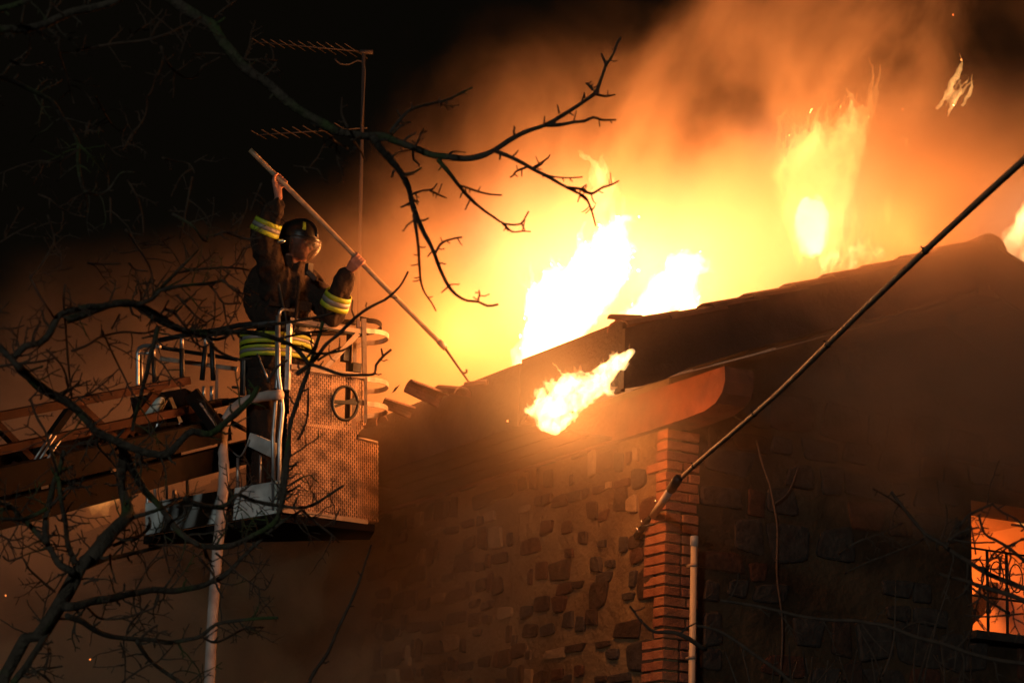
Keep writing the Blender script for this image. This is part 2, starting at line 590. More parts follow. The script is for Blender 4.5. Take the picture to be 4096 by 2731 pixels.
def brick_mesh(l, r, h, m):
    var = RNG.randrange(5)
    key = (round(l, 3), round(r, 3), m, var)
    if key not in brick_cache:
        bm = bmesh.new()
        vs = [bm.verts.new(v) for v in ((0, 0, 0), (l, 0, 0), (l, r, 0), (0, r, 0), (0, 0, h), (l, 0, h), (l, r, h), (0, r, h))]
        for f in ((0, 1, 2, 3), (4, 7, 6, 5), (0, 4, 5, 1), (1, 5, 6, 2), (2, 6, 7, 3), (3, 7, 4, 0)):
            bm.faces.new([vs[i] for i in f])
        bmesh.ops.recalc_face_normals(bm, faces=bm.faces)
        bmesh.ops.bevel(bm, geom=bm.edges[:], offset=0.004, segments=1, affect='EDGES')
        for v in bm.verts: v.co += Vector((RNG.uniform(-1, 1), RNG.uniform(-1, 1), RNG.uniform(-1, 1))) * .0018
        cv = RNG.choice(list(bm.verts)); cv.co += Vector((.012 if cv.co.x < l / 2 else -.012, .012 if cv.co.y < r / 2 else -.012, 0)) * RNG.random()
        me = bpy.data.meshes.new('brick'); bm.to_mesh(me); bm.free()
        me.materials.append(M_BRICK[m])
        brick_cache[key] = me
    return brick_cache[key]


rotH = Matrix(((UL.x, UR.x, 0), (UL.y, UR.y, 0), (0, 0, 1))).to_4x4()
PITCHB = 0.0672
quoin_mortar = MB()
zc = 4.80
course = 0
while zc > 2.55:
    grp = (course // 4) % 2
    long_left = grp == 0 if course < 12 else grp == 1
    if course < 3: long_left = False
    j = RNG.uniform(-.004, .004)
    if long_left:
        q_ = .122; blocks = [((-0.010, -0.012), 0.245, 0.12), ((-0.012, 0.122), 0.12, q_)]
    else:
        blocks = [((-0.010, -0.012), 0.122, RNG.choice((.238, .245, .248)))]
        if course % 2 == 0 and course >= 3: blocks = [((-0.010, -0.012), 0.122, 0.165), ((-0.012, 0.166), 0.12, 0.078)]
    for (off, l, r) in blocks:
        o = bpy.data.objects.new('brick', brick_mesh(l, r, PITCHB - 0.012, RNG.choice((0, 0, 1, 1, 2))))
        COL.objects.link(o)
        o.matrix_basis = Matrix.Translation(HW(off[0] + RNG.uniform(-.003, .003), off[1] + RNG.uniform(-.003, .003), zc + j)) @ rotH @ Matrix.Rotation(RNG.uniform(-.006, .006), 4, "X")
        adopt(o, quoin); o.matrix_parent_inverse = Matrix.Translation(-CX)
    zc -= PITCHB
    course += 1
quoin_mortar.box(HW(0.055, 0.055, (zc + 4.87) / 2), UL * 0.054, UR * 0.054, Zv * ((4.87 - zc) / 2))
q = quoin_mortar.build('quoin_mortar', M_MORTAR); adopt(q, quoin); q.matrix_parent_inverse = Matrix.Translation(-CX)

# --- roof: two slopes of boards on rafters, tiles on top
roof = empty('roof', CX); adopt(roof, house); roof.matrix_parent_inverse = Matrix.Identity(4); roof.location = (0, 0, 0)


def roofed(o):
    adopt(o, roof); o.matrix_parent_inverse = Matrix.Translation(-CX); return o


SLN = (Zv * math.cos(PITCHR) + NL * math.sin(PITCHR))          # normal of the near slope
SLU = (UR * math.cos(PITCHR) + Zv * math.sin(PITCHR))          # up the near slope
SRN = (Zv * math.cos(PITCHR) - NL * math.sin(PITCHR))
SRU = (-UR * math.cos(PITCHR) + Zv * math.sin(PITCHR))
SLOPE_LEN = (HALF + EAVE_A) / math.cos(PITCHR)
T0 = HW(-GAB_B, -EAVE_A, Z_EAVE)                               # outer roof corner, top of the tiles
T1 = HW(-GAB_B, 2 * HALF + EAVE_A, Z_EAVE)


def slope_pt(side, s, u, dn=0.0):
    """s along the eave from the verge, u up the slope, dn above the tile plane"""
    if side == 0: return T0 + UL * s + SLU * u + SLN * dn
    return T1 + UL * s + SRU * u + SRN * dn


# board deck; the near slope has a burnt hole at the corner of the eave
def deck(side, cells):
    mb = MB()
    nrm = SLN if side == 0 else SRN
    up = SLU if side == 0 else SRU
    for (s0, s1, u0, u1) in cells:
        mb.box(slope_pt(side, (s0 + s1) / 2, (u0 + u1) / 2, -0.10), UL * ((s1 - s0) / 2), up * ((u1 - u0) / 2), nrm * 0.02)
    return mb


full = SLOPE_LEN - 0.03
roofed(deck(0, [(0.03, 1.25, 0.42, full), (1.252, LEN + GAB_B, 0.03, 1.4), (1.254, LEN + GAB_B, 1.402, full)]).build('roof_boards', M_SOOT_WOOD))
roofed(deck(1, [(0.03, LEN + GAB_B, 0.03, full)]).build('roof_boards', M_SOOT_WOOD))
# boxed eaves: deep barge boards on the verge, deep fascia on the eave, boards closing them below
FASC = 0.42
for side in (0, 1):
    u0, u1 = 0.0, SLOPE_LEN + (.0 if side else .0)
    a, b = slope_pt(side, 0, u0), slope_pt(side, 0, u1)
    mb = MB()
    if side == 0:
        low = [a.lerp(b, t) - Zv * (FASC - .03 + e) for t, e in ((0, .02), (.05, .035), (.10, .03), (.16, .0), (.3, -.02), (.6, -.03), (1, -.04))]
    else:
        low = [a - Zv * FASC, b - Zv * (FASC - .04)]
    mb.prism([a - Zv * .035] + low + [b - Zv * .035], UL * 0.03)
    roofed(mb.build('barge_board', M_SOOT_WOOD))
    nrm = SLN if side == 0 else SRN
    up = SLU if side == 0 else SRU
    u = 0.3 if side == 0 else 0.1
    while u < SLOPE_LEN - 0.2:
        c = slope_pt(side, GAB_B / 2 + .02, u + .07) - Zv * (FASC - .06 + RNG.uniform(-.006, .006))
        mb = MB(); mb.box(c, UL * (GAB_B / 2 - 0.035), up * 0.066, nrm * 0.012)
        roofed(mb.build('soffit_board', M_SOOT_WOOD)); u += 0.142
# fascia of the near eave in lengths, the first one burnt away along its lower edge
s = 0.035; k = 0
while s < LEN:
    L = 1.25 if k == 0 else RNG.uniform(1.6, 2.3)
    o_ = NL * RNG.uniform(-.008, .004)
    z1 = Z_EAVE + .01 + RNG.uniform(-.012, .012)
    top = [HW(-GAB_B + s, -EAVE_A, z1) + o_, HW(-GAB_B + s + L - .012, -EAVE_A, z1 + RNG.uniform(-.012, .012)) + o_]
    n_ = 14 if k < 2 else 1
    low = []
    for i in range(n_ + 1):
        t = i / n_; ss = s + (L - .012) * t
        burnt = max(0, 1 - abs(ss - .72) / .55) if k == 0 else 0
        low.append(HW(-GAB_B + ss, -EAVE_A, Z_EAVE - FASC + .22 * burnt ** .6 + (RNG.uniform(-.02, .02) if burnt else 0)) + o_)
    mb = MB(); mb.prism([top[1], top[0]] + low, UR * .028)
    roofed(mb.build('fascia_board', M_CHAR if k == 0 else M_SOOT_WOOD))
    s += L; k += 1
for k in range(5):
    s0 = 1.32 + k * 2.6
    for j in range(4):
        mb = MB(); mb.box(HW(-GAB_B + s0 + 1.28, -EAVE_A + .13 + j * .175, Z_EAVE - FASC + .03 + RNG.uniform(-.005, .005)), UL * 1.285, UR * .084, Zv * .011)
        roofed(mb.build('soffit_board', M_SOOT_WOOD))
# rafters under the near eave
s = 0.25
while s < 2.4:
    mb = MB(); mb.box(slope_pt(0, s, 0.62, -0.19), UL * 0.04, SLU * 0.55, SLN * 0.06)
    roofed(mb.build('rafter', M_CHAR if s < 2.6 else M_SOOT_WOOD)); s += RNG.uniform(.5, .6)
# wall plate with a carved end reaching out under the gable overhang
prof = []
zc0, zc1 = 4.872, 5.135
for (a, b) in ((-0.55, zc0 - 0.0), (-0.1, zc0), (0.25, zc0 + .005), (0.48, zc0 + .015), (0.60, zc0 + .045), (0.67, zc0 + .10), (0.70, zc0 + .17), (0.69, zc1)):
    prof.append((a, b))
prof += [(-0.55, zc1)]
mb = MB(); mb.prism([HW(-a, -0.043, b) for a, b in prof], UR * 0.22)
roofed(mb.build('carved_beam_end', M_BEAM))
mb = MB(); mb.box(HW(3.3, -0.012, 5.003), UL * 2.748, UR * 0.031, Zv * 0.130)
roofed(mb.build('wall_plate', M_BEAM))
mb = MB(); mb.box(HW(-0.02, HALF, Z_RIDGE - 0.33), UL * 0.66, UR * 0.09, Zv * 0.1)
roofed(mb.build('ridge_beam', M_SOOT_WOOD))

# tiles: half-round clay tiles, one mesh shared by all
def tile_mesh(length, r0, r1, name, m, fl=0.8):
    mb = MB(); n = 7
    ring = []
    for (x, rr) in ((0, r0), (length, r1)):
        for th in (0.0, 0.016):
            for k in range(n):
                a = math.pi * k / (n - 1)
                ring.append(Vector(((rr - th) * math.cos(a), x, (rr - th) * math.sin(a) * fl)))
    mb.v = ring
    o0, i0, o1, i1 = 0, n, 2 * n, 3 * n
    for k in range(n - 1):
        mb.f += [(o0 + k, o0 + k + 1, o1 + k + 1, o1 + k), (i0 + k + 1, i0 + k, i1 + k, i1 + k + 1),
                 (o0 + k + 1, o0 + k, i0 + k, i0 + k + 1), (o1 + k, o1 + k + 1, i1 + k + 1, i1 + k)]
    mb.f += [(o0, o1, i1, i0), (o0 + n - 1, i0 + n - 1, i1 + n - 1, o1 + n - 1)]
    me = mb.mesh(name, smooth=False); me.materials.append(m)
    return me


TM = [tile_mesh(0.44, 0.095, 0.075, 'roof_tile', M_TILE[0]), tile_mesh(0.44, 0.095, 0.075, 'roof_tile', M_TILE[1])]
TRIDGE = tile_mesh(0.44, 0.13, 0.115, 'ridge_tile', M_TILE[0])
TVERGE = tile_mesh(0.44, 0.12, 0.11, 'verge_tile', M_TILE[1], .45)


def put_tile(me, origin, along, nrm, name, tilt=0.0, roll=0.0, yaw=0.0):
    side = along.cross(nrm).normalized()
    rm = Matrix(((side.x, along.x, nrm.x), (side.y, along.y, nrm.y), (side.z, along.z, nrm.z))).to_4x4()
    o = bpy.data.objects.new(name, me); COL.objects.link(o)
    o.matrix_basis = Matrix.Translation(origin) @ rm @ Matrix.Rotation(yaw, 4, 'Z') @ Matrix.Rotation(tilt, 4, 'X') @ Matrix.Rotation(roll, 4, 'Y')
    return roofed(o)


# verge rows (large, overlapping, they step along the outline)
for side in (0, 1):
    up = SLU if side == 0 else SRU; nrm = SLN if side == 0 else SRN
    u = 0.0; k = 0
    while u < SLOPE_LEN - 0.25:
        lift = -0.045 + RNG.uniform(-.004, .006)
        yaw = RNG.uniform(-.02, .02)
        if side == 0 and k == 0: lift, yaw = -0.02, 0.03
        put_tile(TVERGE, slope_pt(side, 0.10, u, lift), up, nrm, 'verge_tile', tilt=-R(2.6), yaw=yaw)
        if k: put_tile(TM[k % 2], slope_pt(side, 0.31, u, -0.075), up, nrm, 'roof_tile', tilt=-R(1.5))
        u += 0.335; k += 1
# eave rows on the near slope
s = 0.52; k = 0
while s < LEN:
    gap = 0.9 < s < 1.15
    if not gap:
        put_tile(TM[(k * 7 + 1) % 2], slope_pt(0, s, RNG.uniform(.02, .04), -0.105), SLU, SLN, 'roof_tile', tilt=-R(1.0), yaw=RNG.uniform(-.03, .03))
        if s < 5: put_tile(TM[k % 2], slope_pt(0, s, 0.37 + RNG.uniform(-.02, .02), -0.08), SLU, SLN, 'roof_tile', tilt=-R(1.0))
    s += 0.198; k += 1
# ridge row
s = -0.02
while s < LEN:
    put_tile(TRIDGE, HW(-GAB_B + s, HALF, Z_RIDGE - 0.10), UL, Zv, 'ridge_tile', tilt=-R(2)); s += 0.36
# remaining field of tiles on both slopes: one relief sheet each
for side in (0, 1):
    mb = MB(); up = SLU if side == 0 else SRU
    s0, s1, du0 = (0.5, LEN + GAB_B, 0.8) if side == 0 else (0.45, LEN + GAB_B, 0.0)
    ns = int((s1 - s0) / 0.05)
    for i in range(ns + 1):
        for q, u in enumerate((du0, SLOPE_LEN - 0.08)):
            mb.v.append(slope_pt(side, s0 + (s1 - s0) * i / ns, u, -0.045 + 0.03 * math.cos(i * math.pi / 2)))
    for i in range(ns): mb.f.append((2 * i, 2 * i + 2, 2 * i + 3, 2 * i + 1))
    tag(roofed(mb.build('tile_field', M_TILE[1])), kind='stuff')
# slipped tiles and burnt scraps lying along the eave edge
for (x, y, d, sc, yaw) in ((1772, 1606, 15.38, .62, 1.2), (1850, 1580, 15.25, .60, .5), (1650, 1655, 15.9, .5, 1.0), (1530, 1692, 16.3, .7, .4), (1950, 1536, 15.1, .35, .8), (2560, 1290, 14.1, .5, .3)):
    p = P(x, y, d)
    o = put_tile(TM[1], p, (UL + UR * RNG.uniform(-.4, .4)).normalized(), Zv, 'slipped_tile', tilt=RNG.uniform(-.2, .3), roll=RNG.uniform(-.5, .5), yaw=yaw)
    o.scale = (sc * 1.3, sc, sc * 1.3)

# --- the room behind the barred window
room = MB()
r0, r1, z0, z1 = 0.5, 2 * HALF - 0.42, 2.6, 4.80
fs = [((0.47, r0), (3.6, r0)), ((3.6, r0), (3.6, r1)), ((3.6, r1), (0.47, r1))]
for (a, b) in fs:
    room.add([HW(*a, z0), HW(*b, z0), HW(*b, z1), HW(*a, z1)], [(0, 1, 2, 3)])
room.add([HW(0.47, r0, z1), HW(3.6, r0, z1), HW(3.6, r1, z1), HW(0.47, r1, z1)], [(0, 1, 2, 3)])
room.add([HW(0.47, r0, z0), HW(3.6, r0, z0), HW(3.6, r1, z0), HW(0.47, r1, z0)], [(0, 1, 2, 3)])
room.build('room_lining', M_PLASTER, house)
win = empty('window', CX); adopt(win, house); win.matrix_parent_inverse = Matrix.Identity(4); win.location = (0, 0, 0)


def winpart(mb, name, m, smooth=False):
    o = mb.build(name, m, smooth=smooth); adopt(o, win); o.matrix_parent_inverse = Matrix.Translation(-CX); return o


w0, w1, h0, h1 = WIN
for u in (w0 + 0.055, w0 + 0.235, w0 + 0.41, w0 + 0.585, w0 + 0.76):
    mb = MB(); mb.tube([HW(0.10, u, h0 - .02), HW(0.10, u, h0 + 0.60)], 0.011, 8)
    for zz in (h0 + .17, h0 + .33):
        mb.cone_sphere(HW(0.10, u, zz), .02, HW(0.10, u, zz + .01), .02, 8, 3)
    winpart(mb, 'window_bar', M_IRON, True)
mb = MB()
for zz in (h0 + 0.02, h0 + 0.27, h0 + .60):
    mb.tube([HW(0.10, w0 + .0, zz), HW(0.10, w1 - .0, zz)], 0.008, 6)
for i in range(5):
    c = w0 + 0.145 + i * 0.176
    for sg in (1, -1):
        pts = [HW(0.10, c + 0.06 * math.cos(a) * sg, h0 + .43 + 0.10 * math.sin(a)) for a in [k * math.pi * 2 / 16 for k in range(17)]]
        mb.tube(pts, 0.005, 5, cap=False)
winpart(mb, 'scroll_ironwork', M_IRON, True)
mb = MB(); mb.box(HW(-0.01, (w0 + w1) / 2, h0 - 0.03), UL * 0.10, UR * ((w1 - w0) / 2 + .05), Zv * 0.028)
winpart(mb, 'sill', M_STONE[1])
mb = MB(); mb.bar(HW(0.9, w0 + 0.05, h0 - 0.25), HW(1.3, w1 + .55, h0 + 0.65), 0.10, 0.13)
fallen = mb.build('fallen_rafter', M_CHAR); tag(fallen, 'charred rafter fallen aslant across the inside of the glowing window', 'beam')
# ------------------------------------------------------------------ fire
FR = random.Random(11)


def inside(poly, x, y):
    c = False
    n = len(poly)
    for i in range(n):
        x0, y0 = poly[i]; x1, y1 = poly[(i + 1) % n]
        if (y0 > y) != (y1 > y) and x < (x1 - x0) * (y - y0) / (y1 - y0) + x0: c = not c
    return c


def zoomed(pts, sc, ox, oy):
    return [(ox + x * sc, oy + y * sc) for x, y in pts]


def tongues(poly, d, n, rad, length, lean, depth, jit, over=0.0, edge=False, tip=.22):
    mb = MB()
    dfun = d if callable(d) else (lambda x: d)
    xs = [p[0] for p in poly]; ys = [p[1] for p in poly]
    made = tries = 0
    while made < n and tries < n * 80:
        tries += 1
        x = FR.uniform(min(xs), max(xs)); y = FR.uniform(min(ys), max(ys))
        if not inside(poly, x, y): continue
        a = lean + FR.gauss(0, jit)
        L = length * FR.uniform(.4, 1.3)
        dx, dy = math.sin(a) * L, -math.cos(a) * L
        k = 1.0
        while k > .15 and not inside(poly, x + dx * k, y + dy * k): k -= .08
        if edge and k > .93: continue
        k = min(1.0, k + over * FR.uniform(.2, 1))
        r = rad * FR.uniform(.45, 1.25) * (0.5 + 0.5 * k)
        dd = dfun(x) + FR.uniform(-.5, .5) * depth
        bend = FR.uniform(-.16, .16) * L
        pts = [P(x + dx * k * t + math.cos(a) * bend * math.sin(t * 3.4), y + dy * k * t + math.sin(a) * bend * math.sin(t * 3.4), dd) for t in (0, .33, .66, 1)]
        for i, (ra, rb) in enumerate(((.75, 1.0), (1.0, .6), (.6, tip))):
            mb.cone_sphere(pts[i], r * ra, pts[i + 1], r * rb, 7, 2)
        made += 1
    return mb


def keep_large(me, share=.12):
    bm = bmesh.new(); bm.from_mesh(me)
    seen, isl = set(), []
    for v in bm.verts:
        if v in seen: continue
        st, cur = [v], []
        seen.add(v)
        while st:
            q = st.pop(); cur.append(q)
            for e in q.link_edges:
                w = e.other_vert(q)
                if w not in seen: seen.add(w); st.append(w)
        isl.append(cur)
    m = max(len(i) for i in isl)
    bmesh.ops.delete(bm, geom=[v for i in isl if len(i) < share * m for v in i], context='VERTS')
    bm.to_mesh(me); bm.free()


def flame(name, poly, d, n, rad, length, lean, material, label, depth=0.5, voxel=0.016, group=None, jit=0.35, amp=0.02, fringe=None, extra=None, glow=None, over=.35, spikes=0):
    """tongues of burning gas filling the outline, grown into one closed body with real depth"""
    ca, sa = math.cos(lean), math.sin(lean)

    def ripple(p):
        u = p.x * ca - p.z * sa; v = p.x * sa + p.z * ca
        # a continuous warp of space, so thin tips stay closed
        w = noise.noise_vector(Vector((p.x * 7, p.y * 7, p.z * 5))) + .6 * noise.noise_vector(Vector((p.x * 17, p.y * 17, p.z * 11))) + .34 * noise.noise_vector(Vector((p.x * 42, p.y * 30, p.z * 26)))
        return Vector((w.x, w.y * .5, w.z * 1.3)) * (amp * 1.6)
    mb = tongues(poly, d, n, rad, length, lean, depth, jit, over)
    if spikes:
        sp = tongues(poly, d, spikes, rad * .55, length * 1.3, lean + .08, depth * .6, jit, 1.0, True)
        mb.add(sp.v, sp.f)
    if extra:
        for line, r0, r1 in extra:
            pts = smooth_line([P(x, y, d(x) if callable(d) else d) for x, y in line], .02)
            for i in range(len(pts) - 1):
                t0, t1 = i / len(pts), (i + 1) / len(pts)
                mb.cone_sphere(pts[i], r0 + (r1 - r0) * t0, pts[i + 1], r0 + (r1 - r0) * t1, 7, 2)
    me = blob(mb, voxel, 1, disp=ripple)
    keep_large(me)
    me.materials.append(material)
    o = bpy.data.objects.new(name, me); COL.objects.link(o)
    if fringe:
        m2, n2, k2 = fringe
        me = blob(tongues(poly, d, n2, rad * k2, length * 1.15, lean, depth, jit * 1.2, .9, True), voxel, 1, disp=ripple)
        keep_large(me, .06)
        tag(link('flame_fringe', me, m2, o), kind='stuff')
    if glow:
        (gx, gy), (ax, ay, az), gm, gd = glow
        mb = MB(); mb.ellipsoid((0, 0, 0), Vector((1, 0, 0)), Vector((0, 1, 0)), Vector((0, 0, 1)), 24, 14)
        g = link('flame_halo', mb.mesh('flame_halo'), gm)  # halo sphere added to paint the fire's glow in the smoke
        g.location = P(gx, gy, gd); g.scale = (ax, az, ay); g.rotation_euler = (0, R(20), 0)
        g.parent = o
    return tag(o, label, 'flame', group)


HOT = emission_volume('flame_white', (1.0, 0.58, 0.21), 34.0)
MIDF = emission_volume('flame_yellow', (1.0, 0.50, 0.12), 9.0)
SOFTF = emission_volume('flame_orange', (1.0, 0.38, 0.08), 4.0)
HALO = glow_volume('flame_halo', (1.0, 0.62, 0.36), 1.3)
HALO_THIN = glow_volume('flame_halo_thin', (1.0, 0.50, 0.13), 0.75)
FAN = emission_volume('flame_streak', (1.0, 0.47, 0.13), 30.0)
WISP = emission_volume('flame_wisp', (1.0, 0.42, 0.13), 12.0)

f1 = zoomed([(330, 1060), (300, 900), (330, 830), (370, 640), (380, 460), (560, 420), (700, 440), (730, 400), (705, 300), (660, 230), (760, 190), (870, 150), (900, 90), (960, 60), (1000, 150), (1050, 300),
             (1000, 430), (900, 540), (860, 620), (760, 720), (720, 860), (560, 1010), (420, 1080)], .574, 1900, 900)
flame('flame', f1, 15.35, 460, 0.036, 150, 0.38, HOT, 'tall white flame on the roof edge, biggest of the fire', depth=0.4, amp=.035, spikes=150, group='flames on the roof', fringe=(WISP, 90, .62), glow=((2340, 1120), (1.3, 1.05, .9), HALO, 16.3))
f2 = zoomed([(1000, 680), (1130, 540), (1200, 480), (1250, 390), (1330, 290), (1430, 230), (1550, 250), (1560, 330), (1500, 440), (1545, 520), (1520, 600), (1420, 720), (1250, 740), (1060, 720)], .574, 1900, 900)
flame('flame', f2, 15.2, 230, 0.024, 120, 0.6, HOT, 'pointed white flame just behind the displaced verge tile', depth=0.3, amp=.028, spikes=90, group='flames on the roof', voxel=.014, fringe=(WISP, 60, .7), glow=((2760, 1060), (1.35, .95, .8), HALO, 16.4))
f1b = [(2360, 960), (2330, 640), (2400, 600), (2450, 700), (2520, 820), (2500, 960), (2460, 1000)]
flame('flame', f1b, 15.7, 26, 0.035, 190, 0.1, WISP, 'faint yellow tongue rising above the biggest white flame', depth=0.3, group='flames on the roof', voxel=.018)
f3 = zoomed([(240, 960), (265, 900), (340, 860), (390, 820), (480, 770), (560, 780), (600, 690), (650, 650), (715, 710), (710, 840), (690, 930), (640, 1000), (600, 1160), (640, 1330), (360, 1400), (310, 1200), (290, 1060), (280, 1040)], .7652, 2900, 0)
flame('flame', f3, 16.9, 420, 0.030, 260, 0.14, MIDF, 'broad yellow flame with streaky top above the roof slope', depth=0.4, group='flames on the roof', jit=.09, over=.6, fringe=(SOFTF, 90, 1.0), glow=((3260, 880), (1.2, 1.0, .8), HALO, 17.2))
f3b = zoomed([(385, 1060), (430, 1040), (520, 1060), (532, 1180), (505, 1330), (400, 1330), (378, 1180)], .7652, 2900, 0)
flame('flame', f3b, 16.55, 170, 0.040, 90, 0.0, HOT, 'square white flame core under the broad yellow flame', depth=0.3, group='flames on the roof', jit=.15, voxel=.018)
f4 = zoomed([(480, 1440), (500, 1350), (570, 1330), (640, 1310), (730, 1240), (770, 1250), (780, 1310), (850, 1290), (920, 1270), (925, 1330), (800, 1380), (640, 1430)], .7652, 2900, 0)
flame('flame', f4, 15.95, 110, 0.020, 95, 0.12, HOT, 'row of small yellow tongues along the tiled verge', depth=0.3, group='flames on the roof', voxel=.014, jit=.15)
f5 = zoomed([(810, 980), (850, 1040), (890, 1050), (870, 1150), (850, 1200), (820, 1090)], .7652, 2900, 0)
flame('flame', f5, 16.3, 26, 0.019, 110, 0.05, WISP, 'thin yellow wisp standing over the row of small tongues', depth=0.15, group='flames on the roof', voxel=.012, jit=.1)
f6 = zoomed([(1400, 1330), (1430, 1270), (1500, 1190), (1563, 1060), (1700, 960), (1760, 1500), (1563, 1420)], .7652, 2900, 0)
flame('flame', f6, 16.6, 150, 0.034, 140, 0.5, HOT, 'white flame beyond the ridge on the far slope', depth=0.4, group='flames on the roof', fringe=(WISP, 50, .7), glow=((4130, 960), (.8, .7, .6), HALO, 16.8))
f7 = zoomed([(1090, 590), (1150, 440), (1200, 440), (1290, 460), (1240, 560), (1160, 645)], .7652, 2900, 0)
flame('flame', f7, 17.0, 15, 0.017, 190, 0.40, FAN, 'loose orange flame torn off high above the ridge', depth=0.15, group='flames on the roof', voxel=.010, jit=.16, over=.7)
f7b = zoomed([(900, 860), (925, 720), (1000, 725), (970, 800), (940, 870)], .7652, 2900, 0)
flame('flame', f7b, 17.0, 7, 0.013, 130, 0.2, FAN, 'two small orange streaks of flame below the torn off flame', depth=0.15, group='flames on the roof', voxel=.012, jit=.1)
f8 = zoomed([(365, 1290), (430, 1170), (470, 1110), (600, 1070), (750, 1050), (870, 1000), (960, 900), (1080, 890), (1060, 970), (960, 1020), (900, 1090), (990, 1150), (940, 1175), (870, 1160), (850, 1210), (740, 1290),
             (690, 1330), (670, 1390), (530, 1445), (450, 1400), (430, 1330), (380, 1330)], .574, 1900, 900)
flame('flame', f8, lambda x: 13.58 + (2510 - x) * .0026, 300, 0.019, 80, .75, HOT, 'white flame hanging out of the burnt hole under the eave', depth=0.16, voxel=.010, jit=.75, amp=.012, fringe=(WISP, 70, .7), glow=((2290, 1590), (.95, .7, .45), HALO_THIN, 14.25),
      extra=[(zoomed(l, .574, 1900, 900), r0, r1) for l, r0, r1 in (([(860, 1130), (930, 1040), (1000, 950), (1075, 892)], .040, .030), ([(600, 1260), (480, 1330), (520, 1410), (640, 1370)], .05, .03), ([(640, 1100), (560, 1180), (470, 1240), (440, 1300)], .045, .03), ([(430, 985), (450, 1030), (475, 1070), (470, 1110)], .006, .010), ([(525, 955), (590, 1020), (650, 1050), (700, 1090)], .008, .012), ([(600, 1070), (720, 1030), (840, 1005), (890, 960)], .010, .008), ([(365, 1300), (400, 1290), (440, 1255), (480, 1180)], .02, .012), ([(860, 1130), (900, 1150), (940, 1168)], .02, .014), ([(972, 1165), (975, 1140), (968, 1125)], .016, .008), ([(430, 1330), (445, 1390), (500, 1430), (560, 1410), (600, 1330)], .012, .014))])
f9 = [(350, 2045), (352, 1975), (395, 1968), (440, 1980), (465, 1955), (470, 2030), (420, 2060)]
flame('flame', f9, 22.6, 20, 0.05, 60, 0.0, SOFTF, 'small dull orange flame far along the roof edge behind the ladder', depth=0.3, voxel=.03, jit=.3)
f10 = [(4000, 2035), (4060, 2020), (4150, 2030), (4150, 2110), (4060, 2085)]
flame('flame', f10, 16.9, 40, 0.03, 60, -1.2, MIDF, 'yellow flame licking along the ceiling behind the barred window', depth=0.2, voxel=.015, jit=.4)

# what the flames give off, plus one lamp added for the left smoke
lamp('flame_light', P(2290, 1130, 16.0), 480, .35)
lamp('flame_light', P(1850, 1330, 17.4), 260, .3)
lamp('flame_light', P(2640, 1110, 15.7), 220, .25)
lamp('flame_light', P(3240, 860, 17.2), 260, .35)
lamp('flame_light', P(3620, 950, 15.9), 150, .25)
lamp('flame_light', P(4090, 950, 16.8), 110, .3)
lamp('flame_light', P(2250, 1640, 14.08), 70, .16)
lamp('flame_light', P(400, 1950, 22.9), 25, .2)
lamp('flame_light', P(1250, 1700, 20.0), 22, .25)  # added over the roof without a flame, brightens the smoke at left
lamp('room_fire_light', HW(1.7, 2.9, 4.4), 85, .25, (1.0, .24, .045))

